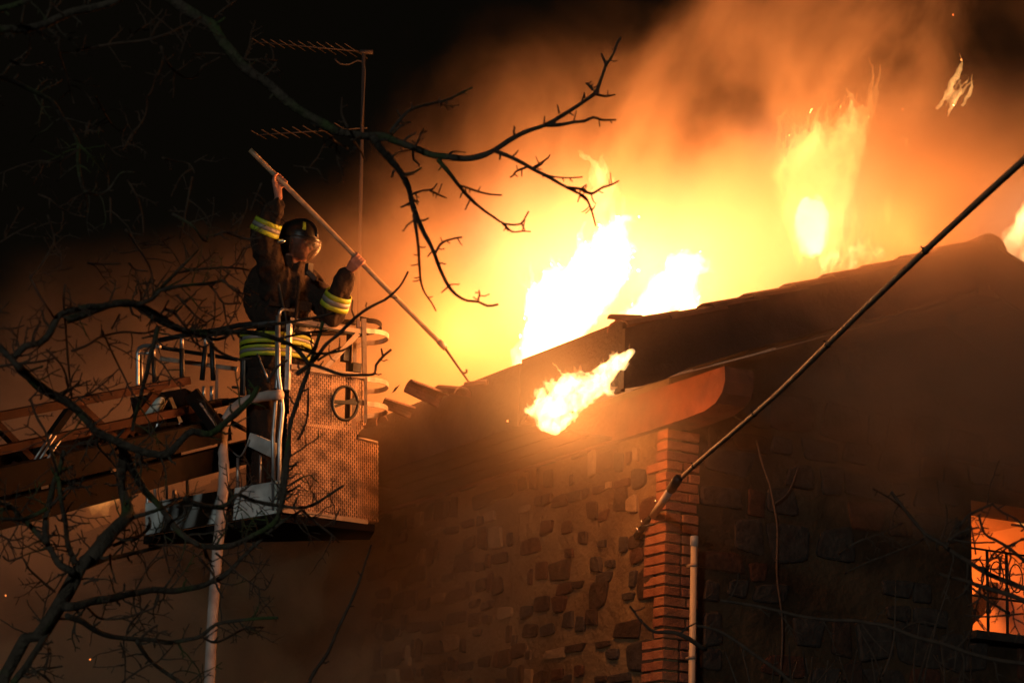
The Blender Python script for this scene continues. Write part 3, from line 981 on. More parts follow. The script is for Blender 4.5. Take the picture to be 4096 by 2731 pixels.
# ------------------------------------------------------------------ smoke
def smoke_material(kind):
    m = bpy.data.materials.new(kind)
    m.use_nodes = True
    nt = m.node_tree; nt.nodes.clear()
    N, Lk = nt.nodes.new, nt.links.new

    def val(op, a, b=None, clamp=False):
        n = N('ShaderNodeMath'); n.operation = op; n.use_clamp = clamp
        for i, q in enumerate((a, b)):
            if q is None: continue
            if isinstance(q, (int, float)): n.inputs[i].default_value = q
            else: Lk(q, n.inputs[i])
        return n.outputs[0]
    tc = N('ShaderNodeTexCoord')
    sep = N('ShaderNodeSeparateXYZ'); Lk(tc.outputs['Object'], sep.inputs[0])
    X, Y, Z = sep.outputs

    def fbm(scale, detail, off, stretch=(1, 1, 1), dist=0.0):
        mp = N('ShaderNodeMapping'); mp.inputs['Location'].default_value = off; mp.inputs['Scale'].default_value = stretch
        Lk(tc.outputs['Object'], mp.inputs[0])
        n = N('ShaderNodeTexNoise'); n.inputs['Scale'].default_value = scale; n.inputs['Detail'].default_value = detail
        n.inputs['Roughness'].default_value = 0.60; n.inputs['Distortion'].default_value = dist
        Lk(mp.outputs[0], n.inputs['Vector'])
        return n.outputs['Fac']
    big = fbm(0.85, 6, (3.1, 0.4, 1.7), (1, .40, .9), 0.45)
    e = T0
    # distance inward from the eave line
    inw = val('ADD', val('MULTIPLY', val('SUBTRACT', X, e.x), UR.x), val('MULTIPLY', val('SUBTRACT', Y, e.y), UR.y))
    above = val('MULTIPLY', val('SUBTRACT', Z, 4.9), 1.6, True)
    inside_ = val('MULTIPLY', val('ADD', inw, 0.15), 1.2, True)
    # the bank leans right with height and thins out on its left
    left = val('ADD', X, val('MULTIPLY', val('SUBTRACT', Z, 5.0), -0.85))
    lf = val('MULTIPLY', val('ADD', left, 4.6), 0.235, True)
    lowleft = val('MULTIPLY', val('SUBTRACT', val('ADD', 7.9, val('MULTIPLY', val('SUBTRACT', big, 0.5), 5.0)), Z), 0.36, True)
    lf = val('MAXIMUM', lf, val('MULTIPLY', lowleft, 0.42))
    # ragged top, one column standing higher
    col = val('SUBTRACT', 1.0, val('MULTIPLY', val('ABSOLUTE', val('SUBTRACT', X, 2.1)), 0.75), True)
    topz = val('ADD', val('ADD', 6.47, val('MULTIPLY', col, 0.75)), val('MULTIPLY', val('SUBTRACT', big, 0.5), 3.0))
    top = val('SUBTRACT', 1.0, val('MULTIPLY', val('SUBTRACT', Z, topz), 0.62, True))
    lump = val('MULTIPLY', val('SUBTRACT', big, 0.42), 5.5, True)
    back = val('SUBTRACT', 1.0, val('MULTIPLY', val('SUBTRACT', inw, 3.2), 0.6, True))
    plume = val('MULTIPLY', val('MULTIPLY', val('MULTIPLY', above, inside_), val('MULTIPLY', lf, top)), val('ADD', val('MULTIPLY', lump, .9), 0.07))
    plume = val('MULTIPLY', val('MULTIPLY', plume, back), 0.70)
    # smoke rolling out under the eave and down the long wall
    wisp = fbm(0.9, 4, (0, 5, 2), (1, .5, 1.2), .8)
    along = val('ADD', val('MULTIPLY', val('SUBTRACT', X, CX.x), UL.x), val('MULTIPLY', val('SUBTRACT', Y, CX.y), UL.y))
    wide = val('ADD', 0.75, val('MULTIPLY', val('MULTIPLY', val('SUBTRACT', along, 3.6), 0.5, True), 1.3))
    near = val('MULTIPLY', val('ADD', inw, wide), 2.5, True)
    thick = val('ADD', 0.14, val('MULTIPLY', val('MULTIPLY', val('SUBTRACT', along, 0.3), 0.35, True), 0.95))
    near = val('MULTIPLY', near, val('MULTIPLY', thick, val('MULTIPLY', val('ADD', along, 0.25), 4.0, True)))
    low = val('MULTIPLY', val('MULTIPLY', val('SUBTRACT', wisp, 0.30), 2.2, True), near)
    lowx = val('SUBTRACT', 1.0, val('MULTIPLY', val('SUBTRACT', Z, 5.6), 0.6, True))
    base = val('MULTIPLY', val('MULTIPLY', low, lowx), 0.46)
    # the right of the bank thins out high up
    rf = val('SUBTRACT', 1.0, val('MULTIPLY', val('MULTIPLY', val('SUBTRACT', X, 2.7), 0.55, True), val('MULTIPLY', val('SUBTRACT', Z, 7.2), 0.6, True)), True)
    plume = val('MULTIPLY', plume, rf)
    # a knot of smoke round the fire under the eave, drifting across the gable
    c = P(2420, 1580, 13.9)
    vs = N('ShaderNodeVectorMath'); vs.operation = 'DISTANCE'; Lk(tc.outputs['Object'], vs.inputs[0]); vs.inputs[1].default_value = c
    kn = val('SUBTRACT', 1.0, val('MULTIPLY', vs.outputs['Value'], 0.62), True)
    knot = val('MULTIPLY', val('MULTIPLY', val('MULTIPLY', kn, kn), val('MULTIPLY', wisp, 1.6)), 0.42)
    # smoke rolling down over the ridge in front of the gable
    c2 = P(3800, 1130, 14.9)
    vs2 = N('ShaderNodeVectorMath'); vs2.operation = 'DISTANCE'; Lk(tc.outputs['Object'], vs2.inputs[0]); vs2.inputs[1].default_value = c2
    kn2 = val('SUBTRACT', 1.0, val('MULTIPLY', vs2.outputs['Value'], 0.56), True)
    knot2 = val('MULTIPLY', val('MULTIPLY', kn2, val('MULTIPLY', val('SUBTRACT', wisp, 0.31), 4.0, True)), 1.9)
    dens = plume if kind == 'plume_smoke' else val('ADD', base, val('ADD', knot, knot2))
    v = N('ShaderNodeVolumePrincipled')
    v.inputs['Color'].default_value = (0.92, 0.70, 0.50, 1)
    v.inputs['Anisotropy'].default_value = 0.15
    Lk(dens, v.inputs['Density'])
    out = N('ShaderNodeOutputMaterial'); Lk(v.outputs[0], out.inputs['Volume'])
    return m


for nm, c, h in (('plume_smoke', (1.2, 18.3, 7.45), (8.2, 4.6, 2.75)), ('wall_smoke', (-1.5, 17.2, 4.6), (7.5, 5.4, 2.4))):
    mb = MB()
    mb.box(c, Vector((h[0], 0, 0)), Vector((0, h[1], 0)), Vector((0, 0, h[2])))
    tag(mb.build(nm, smoke_material(nm)), kind='stuff')
# ------------------------------------------------------------------ aerial rescue basket
M_ALU = mat('worn_aluminium', (0.50, 0.50, 0.50), 0.38, 0.75, col2=(0.34, 0.34, 0.35), scale=14, bump=0.05)
M_BAR = mat('raw_flat_bar', (0.38, 0.28, 0.21), 0.6, 0.2, col2=(0.25, 0.18, 0.13), scale=18)
M_PANEL = mat('grey_sheet_metal', (0.70, 0.72, 0.70), 0.6, 0.0, col2=(0.36, 0.37, 0.36), scale=5, thresh=(.42, .62))
M_BLACK = mat('black_rubber', (0.018, 0.016, 0.015), 0.55)
M_DARKSTEEL = mat('dark_painted_steel', (0.010, 0.008, 0.007), 0.85, 0.0, spec=.05, col2=(0.018, 0.012, 0.010), scale=6)
M_REDSTEEL = mat('red_painted_steel', (0.045, 0.016, 0.010), 0.8, 0.0, spec=.1, col2=(0.03, 0.012, 0.009), scale=7)
M_WHITE = mat('off_white_plastic', (0.62, 0.66, 0.58), 0.6, col2=(0.45, 0.48, 0.42), scale=16)
M_HOSE = mat('stained_canvas_hose', (0.62, 0.50, 0.44), 0.85, col2=(0.36, 0.25, 0.21), scale=9, bump=0.3, bscale=120)
M_ORANGE = mat('firelit_orange', (0.75, 0.20, 0.05), 0.5)  # firelight on bare metal, put into the base colour


def perforated():
    m = bpy.data.materials.new('perforated_sheet'); m.use_nodes = True
    nt = m.node_tree; N, Lk = nt.nodes.new, nt.links.new
    b = nt.nodes['Principled BSDF']
    b.inputs['Metallic'].default_value = 0.15; b.inputs['Roughness'].default_value = 0.6
    uv = N('ShaderNodeUVMap')
    mp = N('ShaderNodeMapping'); mp.inputs['Rotation'].default_value = (0, 0, R(90)); Lk(uv.outputs[0], mp.inputs[0])
    br = N('ShaderNodeTexBrick')
    br.inputs['Color1'].default_value = br.inputs['Color2'].default_value = (0, 0, 0, 1); br.inputs['Mortar'].default_value = (1, 1, 1, 1)
    br.inputs['Scale'].default_value = 1.0; br.inputs['Mortar Size'].default_value = 0.0040; br.inputs['Mortar Smooth'].default_value = 0.1
    br.inputs['Brick Width'].default_value = 0.036; br.inputs['Row Height'].default_value = 0.0135
    Lk(mp.outputs[0], br.inputs['Vector'])
    # clogged and dented patches keep some slots closed
    nz = N('ShaderNodeTexNoise'); nz.inputs['Scale'].default_value = 7.0; nz.inputs['Detail'].default_value = 5; Lk(uv.outputs[0], nz.inputs['Vector'])
    cl = N('ShaderNodeMath'); cl.operation = 'GREATER_THAN'; cl.inputs[1].default_value = 0.69; Lk(nz.outputs['Fac'], cl.inputs[0])
    mx = N('ShaderNodeMath'); mx.operation = 'MAXIMUM'; Lk(br.outputs['Fac'], mx.inputs[0]); Lk(cl.outputs[0], mx.inputs[1])
    Lk(mx.outputs[0], b.inputs['Alpha'])
    n2 = N('ShaderNodeTexNoise'); n2.inputs['Scale'].default_value = 11.0; n2.inputs['Detail'].default_value = 6; Lk(uv.outputs[0], n2.inputs['Vector'])
    r = N('ShaderNodeValToRGB'); r.color_ramp.elements[0].position = .38; r.color_ramp.elements[0].color = (.17, .10, .07, 1)
    r.color_ramp.elements[1].position = .66; r.color_ramp.elements[1].color = (.56, .33, .20, 1)
    Lk(n2.outputs['Fac'], r.inputs['Fac']); Lk(r.outputs['Color'], b.inputs['Base Color'])
    return m


M_PERF = perforated()


def BR(x, y, off=0.0):
    return P(x, y, 15.0 + (x - 1118) / 380 * 0.36 + (2050 - y) / 590 * 0.25 + off)


def BF(x, y, off=0.0):
    return P(x, y, 15.0 + (1118 - x) / 537 * 0.80 + (2050 - y) / 590 * 0.25 + off)


basket = empty('rescue_basket', BR(1118, 2060), 'aerial rescue basket of grey metal with perforated side panel', 'rescue basket')


def bpart(mb, name, m, smooth=False):
    return mb.build(name, m, basket, smooth)


def btube(name, pts, r, m, n=8, step=None):
    mb = MB(); pts = smooth_line(pts, step) if step else pts
    mb.tube(pts, r, n); return bpart(mb, name, m, True)


def bbar(name, a, b, w, h, m):
    mb = MB(); mb.bar(a, b, w, h); return bpart(mb, name, m)


# perforated side panel with a round opening
def in_panel(x, y):
    t = (y - 1470) / 570
    left = 1163 - 36 * t
    top = 1470 + (x - 1163) * 40 / 302
    bot = 2037 + (x - 1127) * 53 / 378
    if x < left or y < top or y > bot: return False
    if x > 1465 and y < 1752 + (x - 1425) * .22: return False
    if 1425 < x <= 1465 and 1690 < y < 1752 + (x - 1425) * .22 and x > 1465 - (y - 1690) * .7: return False
    if ((x - 1381) / 49) ** 2 + ((y - 1612) / 66) ** 2 < 1: return False
    return True


def panel(off):
    mb = MB(); me_uv = []
    stepx, stepy = 9.0, 9.0
    idx = {}

    def vert(i, j):
        if (i, j) not in idx:
            x, y = 1120 + i * stepx, 1466 + j * stepy
            extra = max(0, (x - 1440) / 65) ** 2 * 0.16
            idx[i, j] = len(mb.v)
            mb.v.append(BR(x, y, off + extra)); me_uv.append(((x - 1120) / 590, (2090 - (y - (x - 1120) * .14)) / 590))
        return idx[i, j]
    for i in range(44):
        for j in range(72):
            if in_panel(1120 + (i + .5) * stepx, 1466 + (j + .5) * stepy):
                mb.f.append((vert(i, j), vert(i, j + 1), vert(i + 1, j + 1), vert(i + 1, j)))
    me = bpy.data.meshes.new('perforated_panel')
    me.from_pydata([tuple(v) for v in mb.v], [], mb.f)
    ul = me.uv_layers.new(name='UVMap')
    for l in me.loops: ul.data[l.index].uv = me_uv[l.vertex_index]
    me.materials.append(M_PERF)
    sol = bpy.data.objects.new('perforated_panel', me); COL.objects.link(sol)
    adopt(sol, basket)
    return sol


panel(0.0)
for q in ([(1168, 1482), (1322, 1502), (1322, 1700), (1160, 1690)], [(1158, 1694), (1430, 1725), (1430, 2070), (1132, 2034)]):
    mb = MB(); mb.prism([BR(x, y, .22) for x, y in q], Vector((.004, .008, 0))); bpart(mb, 'inner_panel', M_DARKSTEEL)
# frame strips round the panel
bbar('panel_edge_strip', BR(1163, 1466, -.01), BR(1466, 1507, -.01), 0.02, 0.036, M_BAR)
bbar('panel_edge_strip', BR(1127, 2040, -.01), BR(1470, 2088, -.01), 0.02, 0.030, M_BAR)
btube('panel_edge_strip', [BR(1432, 1752, -.01), BR(1470, 1760, .03), BR(1508, 1770, .16)], .011, M_BAR)
bbar('panel_edge_strip', BR(1462, 1508, -.012), BR(1462, 1690, -.012), 0.02, 0.022, M_BAR)
ring = [BR(1381 + 50 * math.cos(a), 1612 + 67 * math.sin(a), -.012) for a in [k * 2 * math.pi / 32 for k in range(33)]]
btube('opening_ring', ring, 0.011, M_BLACK)
bbar('opening_crossbar', BR(1332, 1606, -.01), BR(1431, 1612, -.01), 0.02, 0.022, M_BLACK)
bbar('opening_crossbar', BR(1332, 1628, .3), BR(1431, 1590, .3), 0.02, 0.02, M_BLACK)
# corner posts
btube('corner_post', [BR(1112, 1262), BR(1113, 1500), BR(1122, 1560), BR(1130, 1640), BR(1118, 1760), BR(1116, 2060)], 0.016, M_ALU)
btube('corner_post', [BR(1108, 1300, .05), BR(1108, 1520, .05), BR(1100, 1640, .05), BR(1092, 1740, .05), BR(1095, 2040, .05)], 0.014, M_ALU)
btube('grab_hook', [BR(1118, 1262, .02), BR(1118, 1250, .02), BR(1128, 1238, .03), BR(1150, 1238, .06), BR(1185, 1242, .1)], 0.012, M_ALU, step=.02)
bbar('channel_post', BR(1158, 1296), BR(1150, 1560), 0.035, 0.03, M_ALU)
# side rails
bbar('side_rail', BR(1162, 1278), BR(1455, 1328), 0.012, 0.030, M_BAR)
bbar('side_rail', BR(1162, 1292, .01), BR(1450, 1340, .01), 0.02, 0.012, M_BLACK)
bbar('diagonal_brace', BR(1432, 1334), BR(1300, 1474), 0.012, 0.034, M_BAR)
bbar('side_post', BR(1455, 1276), BR(1458, 1510), 0.03, 0.030, M_BAR)
bbar('side_post', BR(1432, 1276, .06), BR(1432, 1325, .06), 0.03, 0.022, M_BAR)
bbar('inner_post', BR(1420, 1340, .35), BR(1414, 1720, .35), 0.025, 0.024, M_BAR)
bbar('inner_post', BR(1404, 1320, .40), BR(1392, 1700, .40), 0.04, 0.022, M_DARKSTEEL)
bbar('inner_post', BR(1392, 1330, .5), BR(1384, 1700, .5), 0.03, 0.02, M_DARKSTEEL)
mb = MB(); mb.box(BR(1422, 1472, .1), UR * .032, UL * .03, Zv * .032); bpart(mb, 'latch_box', M_BLACK)
mb = MB(); mb.box(BR(1380, 1420, .4), UR * .022, UL * .03, Zv * .045); bpart(mb, 'latch_box', M_BLACK)
# bumper hoops at the end
for (y0, xe, off, m) in ((1296, 1526, .12, M_DARKSTEEL), (1338, 1553, .0, M_BAR), (1532, 1553, .0, M_BAR), (1630, 1550, .0, M_BAR)):
    mb = MB()
    pts = []
    for k in range(13):
        a = -math.pi / 2 + math.pi * k / 12
        pts.append((1478 + (xe - 1478) * math.cos(a), y0 + 10 + 26 * math.sin(a) * .9, off + .02 + .26 * (math.sin(a) + 1) / 2))
    pts = [(1440, y0 - 22, off)] + pts + [(1425, y0 + 46, off + .30)]
    w = [BR(*p) for p in pts]
    for i in range(len(w) - 1):
        n = (w[i + 1] - w[i]).cross(Zv).normalized() * .004
        h = Zv * .017
        k0 = mb.add([w[i] - h - n, w[i + 1] - h - n, w[i + 1] + h - n, w[i] + h - n, w[i] - h + n, w[i + 1] - h + n, w[i + 1] + h + n, w[i] + h + n],
                    [(0, 1, 2, 3), (7, 6, 5, 4), (0, 4, 5, 1), (3, 2, 6, 7)])
    bpart(mb, 'bumper_hoop', m)
# far side rails seen past the crew
btube('far_rail', [BR(1120, 1275, .95), BR(1330, 1282, .9), BR(1420, 1290, .7)], 0.02, M_DARKSTEEL)
bbar('far_rail', BR(1090, 1340, .95), BR(1420, 1330, .8), 0.02, 0.03, M_DARKSTEEL)
bbar('far_rail', BF(640, 1434, .5), BF(950, 1476, .75), 0.012, 0.030, M_BAR)
bbar('far_rail', BF(640, 1390, .5), BF(950, 1438, .75), 0.012, 0.026, M_DARKSTEEL)
# front face: kick panel, top rail and posts
mb = MB(); mb.prism([BF(581, 2012), BF(1112, 1922), BF(1112, 2050), BF(581, 2138)], Vector((.02, .02, 0))); bpart(mb, 'kick_panel', M_PANEL)
mb = MB(); mb.prism([BF(1098, 1922, -.02), BF(1120, 1920, -.02), BF(1120, 2050, -.02), BF(1098, 2052, -.02)], Vector((.01, .01, 0))); bpart(mb, 'kick_panel_bracket', M_WHITE)
for (x, y) in ((1109, 1932), (1109, 2040), (1085, 1935), (960, 2030), (1040, 2030), (620, 2110)):
    mb = MB(); c = BF(x, y, -.03); mb.cone_sphere(c, .006, c + Vector((-.004, -.006, 0)), .005, 8, 3); bpart(mb, 'bolt', M_ALU)
mb = MB(); mb.prism([BF(575, 2146), BF(1118, 2056), BR(1500, 2096), BR(1480, 2130, 1.0), BF(600, 2150, 1.0)], Zv * -.05); bpart(mb, 'floor', M_DARKSTEEL)
btube('top_rail', [BF(632, 1362), BF(740, 1340), BF(860, 1322), BF(960, 1300), BF(1112, 1288)], 0.019, M_BLACK)
btube('end_loop', [BF(551, 1550), BF(551, 1410), BF(558, 1392), BF(575, 1384), BF(600, 1383), BF(640, 1388)], 0.015, M_ALU, step=.03)
btube('end_loop', [BF(566, 1548, .08), BF(566, 1420, .08)], 0.012, M_ALU)
btube('end_loop', [BF(560, 1414), BF(600, 1412)], 0.010, M_ALU)
for (x0, ya, yb, x1, yc) in ((727, 1340, 1395, 729, 1545), (822, 1340, 1385, 808, 1520), (848, 1338, 1375, 853, 1520), (614, 1390, 1430, 620, 1540)):
    btube('post', [BF(x0, ya), BF(x0, yb)], 0.014, M_ALU)
    btube('post_sleeve', [BF(x0, yb), BF(x1, yc)], 0.018, M_BLACK)
for x in (815, 846):
    btube('post', [BF(x, 1545), BF(x - 1, 1600)], 0.011, M_ALU)
btube('post', [BF(975, 1335), BF(970, 1580)], 0.020, M_BLACK)
btube('post', [BF(980, 1340, -.02), BF(977, 1575, -.02)], 0.007, M_BAR)
bbar('gate_post', BF(868, 1475, .2), BF(866, 1610, .2), 0.02, 0.016, M_BAR)
btube('gas_strut', [BF(996, 1345, -.03), BF(1040, 1440, -.03)], 0.012, M_BLACK)
btube('gas_strut_rod', [BF(1038, 1436, -.03), BF(1078, 1530, -.03)], 0.007, M_ALU)
btube('pin', [BF(930, 1548), BF(952, 1550)], .01, M_BLACK)
for (x, y0, y1, r) in ((591, 1860, 2130, .014), (620, 1880, 2010, .012), (667, 1900, 1995, .009), (750, 1868, 1990, .012), (951, 1830, 1950, .011), (1041, 1820, 1930, .007), (697, 1960, 1998, .014)):
    btube('lower_post', [BF(x, y0, .04), BF(x, y1, .04)], r, M_ALU if r != .009 else M_BLACK)
btube('bail_handle', [BF(912, 1740), BF(910, 1780), BF(930, 1806), BF(958, 1825), BF(975, 1806), BF(998, 1756)], 0.006, M_ALU, step=.03)
btube('lower_rail', [BF(845, 1618, .02), BF(980, 1592, .02), BF(1110, 1560, .02)], 0.018, M_DARKSTEEL)
mb = MB(); mb.prism([BF(1000, 1730, .02), BF(1100, 1772, .02), BF(1082, 1828, .02), BF(985, 1780, .02)], Vector((.03, .03, 0))); bpart(mb, 'control_box', M_PANEL)
mb = MB(); mb.prism([BF(985, 1590, .35), BF(1100, 1560, .35), BF(1110, 1900, .35), BF(985, 1940, .35)], Vector((.03, .03, 0))); bpart(mb, 'rear_panel', M_DARKSTEEL)
mb = MB()
for (x0, y0, w, h) in ((838, 1780, 34, 105), (760, 1830, 18, 60)):
    pass
# handwheel of the monitor valve, orange firelight put into its colour
wheel = BF(710, 1895, -.02)
mb = MB()
for k in range(5):
    a = k * 2 * math.pi / 5 + .3
    mb.cone_sphere(wheel, .012, wheel + Vector((math.cos(a) * .05, 0, math.sin(a) * .05)), .017, 8, 3)
mb.tube([wheel + Vector((0, 0.0, .02)), BF(716, 1832, .0)], .014, 8)
bpart(mb, 'valve_wheel', M_ORANGE, True)

# ------------------------------------------------------------------ ladder boom that carries the basket
boom = empty('ladder_boom', P(-500, 2060, 12.6), 'dark lattice ladder boom reaching the basket from the left', 'ladder boom')


def bm_part(mb, name, m, smooth=False): return mb.build(name, m, boom, smooth)


def bd(x): return 15.35 - (880 - x) / 880 * 1.9


def lower(x, k=0.0): return P(x, 1925 - x * .233 + k, bd(x))


def upper(x, k=0.0): return P(x, 1664 - x * .190 + k, bd(x))


for off in (0, .62):
    o = Vector((.30, .95, 0)) * off
    mb = MB(); mb.bar(lower(-1500) + o, lower(900) + o, 0.09, 0.155); bm_part(mb, 'lower_chord', M_DARKSTEEL)
    mb = MB(); mb.bar(upper(-1500) + o, upper(745) + o, 0.07, 0.05); bm_part(mb, 'upper_chord', M_REDSTEEL)
    x = -1400; k = 0
    while x < 560:
        a, b = (lower(x, -50), upper(x + 170)) if k % 2 else (upper(x), lower(x + 170, -50))
        mb = MB(); mb.bar(a + o, b + o, .045, .045); bm_part(mb, 'lattice_bar', M_REDSTEEL if k % 3 else M_DARKSTEEL)
        x += 170; k += 1
for k in range(6):
    x0, x1 = -1200 + k * 300, -1200 + k * 300 + 262
    o = Vector((.30, .95, 0)) * .60
    mb = MB(); mb.prism([lower(x0, -20) + o, lower(x1, -20) + o, upper(x1, 20) + o, upper(x0, 20) + o], Vector((.006, .02, 0))); bm_part(mb, 'side_plate', M_DARKSTEEL)
x = -1450
while x < 880:
    mb = MB(); mb.tube([lower(x, -70) + Vector((.02, .05, 0)), lower(x, -70) + Vector((.19, .58, 0))], .018, 8); bm_part(mb, 'rung', M_REDSTEEL, True)
    x += 165
mb = MB(); mb.bar(P(764, 1572, 15.05), P(872, 1712, 15.05), .10, .10, up=Vector((1, 0, 0))); bm_part(mb, 'tilt_cylinder', M_DARKSTEEL)
mb = MB(); mb.bar(P(800, 1612, 14.98), P(878, 1722, 14.98), .012, .012); bm_part(mb, 'tilt_cylinder_rod', M_ALU)
mb = MB(); mb.prism([P(520, 1590, 15.1), P(740, 1552, 15.2), P(800, 1600, 15.2), P(850, 1700, 15.25), P(700, 1755, 15.2), P(560, 1780, 15.1)], Vector((.05, .12, 0))); bm_part(mb, 'head_plate', M_DARKSTEEL)
mb = MB(); mb.bar(P(610, 1705, 15.0), P(720, 1690, 15.0), .02, .02); bm_part(mb, 'pipe_clip', M_ALU)
mb = MB(); mb.bar(P(680, 1590, 15.0), P(722, 1690, 15.0), .02, .025); bm_part(mb, 'bracket', M_ALU)
mb = MB()
mb.ellipsoid(P(606, 1640, 15.0), Vector((.062, 0, 0)), Vector((0, .05, 0)), Vector((.01, 0, .055)))
mb.ellipsoid(P(632, 1622, 15.0), Vector((.045, 0, 0)), Vector((0, .05, 0)), Vector((.02, 0, .06)))
me = blob(mb, .008, 3); fl = link('work_lamp_housing', me, M_WHITE, boom)
mb = MB(); mb.tube(smooth_line([P(625, 1665, 14.95), P(640, 1655, 14.93), P(652, 1632, 14.95), P(668, 1600, 14.98)], .02), .006, 6); bm_part(mb, 'lamp_cable', M_BAR, True)
for (a, b) in (((125, 1860), (205, 1735)), ((140, 1866), (222, 1742)), ((165, 1872), (240, 1760))):
    mb = MB(); mb.tube([P(*a, 13.3), P(*b, 13.4)], .008, 6); bm_part(mb, 'thin_rod', M_ALU, True)

# ------------------------------------------------------------------ hose hanging from the basket
hose = [(1125, 1578, .0), (1060, 1584, -.02), (985, 1602, -.05), (930, 1640, -.09), (897, 1700, -.12), (890, 1780, -.13), (896, 1870, -.14), (892, 1960, -.15),
        (880, 2100, -.16), (866, 2250, -.16), (850, 2480, -.16), (838, 2731, -.16), (826, 3000, -.16)]
pts = smooth_line([BF(x, y, o - .05) for x, y, o in hose], .03)
pts = pts + [pts[-1] + Vector((0, 0, -(pts[-1].z)))]
mb = MB(); n = len(pts)
mb.tube(pts, [0.034 + 0.0022 * math.sin(i * 1.9) * (1 if i < 40 else .4) + .004 * (i / n) for i in range(n)], 14)
h = mb.build('fire_hose', M_HOSE, smooth=True)
tag(h, 'stained pale fire hose bending over the basket rail and hanging to the ground', 'fire hose')
# ------------------------------------------------------------------ firefighter
M_SKIN = mat('skin', (0.42, 0.19, 0.13), 0.65, col2=(0.30, 0.13, 0.09), scale=30, bump=0.1)
M_COAT = mat('dark_turnout_cloth', (0.036, 0.022, 0.015), 0.9, spec=.2, col2=(0.020, 0.013, 0.010), scale=10, bump=0.5, bscale=40)
M_HELMET = mat('black_helmet', (0.012, 0.011, 0.010), 0.28)
M_YELLOW = mat('fluorescent_yellow', (0.38, 0.46, 0.03), 0.5)
M_SILVER = mat('silver_tape', (0.26, 0.25, 0.23), 0.5, 0.2)
M_POLE = mat('worn_wooden_pole', (0.48, 0.33, 0.20), 0.45, col2=(0.28, 0.18, 0.10), scale=20, bump=0.2)
M_CHROME = mat('bright_steel', (0.8, 0.8, 0.8), 0.2, 1.0)
M_EYE = mat('eye', (0.7, 0.68, 0.65), 0.2)


def shading_visor():  # dark visor tint stands in for the shade over the face
    m = bpy.data.materials.new('face_shade_visor'); m.use_nodes = True
    nt = m.node_tree
    b = nt.nodes['Principled BSDF']
    b.inputs['Base Color'].default_value = (.06, .04, .03, 1); b.inputs['Roughness'].default_value = 0.35
    b.inputs['Alpha'].default_value = 0.38
    return m


M_VISOR = shading_visor()
person = empty('person', P(1110, 2030, 15.6), 'firefighter in dark turnout coat with yellow bands holding a long pike pole in the basket', 'person')

pole_a, pole_b = P(1000, 600, 15.36), P(1775, 1385, 15.40)
pole_c = P(1878, 1532, 15.40)
PA = (pole_b - pole_a).normalized()
POLE_R = 0.0175


def on_pole(x):
    t = (x - 1000) / 775
    return pole_a.lerp(pole_b, t)


HC = P(1192, 975, 15.52)
FD = Vector((0.84, -0.50, -0.14)).normalized()
HU = Vector((0.10, 0.0, 1.0)); HU = (HU - FD * HU.dot(FD)).normalized()
HRt = FD.cross(HU).normalized()


def hd(f, r, u): return HC + FD * f + HRt * r + HU * u


J = dict(neck=P(1170, 1062, 15.56), rs=P(1088, 1100, 15.44), re=P(1054, 935, 15.36), rw=P(1113, 796, 15.34),
         ls=P(1232, 1128, 15.66), le=P(1325, 1252, 15.52), lw=P(1390, 1088, 15.42), chest=P(1150, 1190, 15.58), belly=P(1118, 1330, 15.6), pel=P(1100, 1480, 15.62),
         rh=P(1050, 1500, 15.5), lh=P(1150, 1505, 15.72), rk=P(1060, 1755, 15.42), lk=P(1160, 1760, 15.64), ra=P(1055, 2000, 15.4), la=P(1155, 1995, 15.62))
body = MB()
# head with a face
body.ellipsoid(hd(0, 0, .025), FD * .098, HRt * .076, HU * .112)
body.ellipsoid(hd(.035, 0, -.055), FD * .058, HRt * .055, HU * .062)
body.cone_sphere(hd(.097, 0, .005), .010, hd(.122, 0, -.032), .015, 10, 4)
body.cone_sphere(hd(.088, -.035, .022), .013, hd(.088, .035, .022), .013, 10, 4)
body.cone_sphere(hd(.078, -.022, -.067), .011, hd(.078, .022, -.067), .011, 10, 4)
body.ellipsoid(hd(.072, 0, -.102), FD * .026, HRt * .028, HU * .022)
for s in (-1, 1):
    body.ellipsoid(hd(.055, s * .042, -.03), FD * .03, HRt * .026, HU * .028)
    body.ellipsoid(hd(-.012, s * .078, -.012), FD * .020, HRt * .010, HU * .032)
body.cone_sphere(HC - HU * .06 - FD * .015, .060, J['neck'], .066, 12, 4)
body.cone_sphere(J['neck'], .06, J['chest'], .10)
body.cone_sphere(J['rs'], .07, J['ls'], .07)
body.cone_sphere(J['chest'], .11, J['belly'], .11)
body.cone_sphere(J['belly'], .11, J['pel'], .12)
for s, e, w in (('rs', 're', 'rw'), ('ls', 'le', 'lw')):
    body.cone_sphere(J[s], .06, J[e], .045)
    body.cone_sphere(J[e], .046, J[w].lerp(J[e], .15), .030)
    body.cone_sphere(J[w].lerp(J[e], .15), .030, J[w], .026)
for h, k, a in (('rh', 'rk', 'ra'), ('lh', 'lk', 'la')):
    body.cone_sphere(J[h], .09, J[k], .058)
    body.cone_sphere(J[k], .058, J[a], .042)
    body.cone_sphere(J[a], .045, J[a] + Vector((.14, -.08, -.04)), .035)


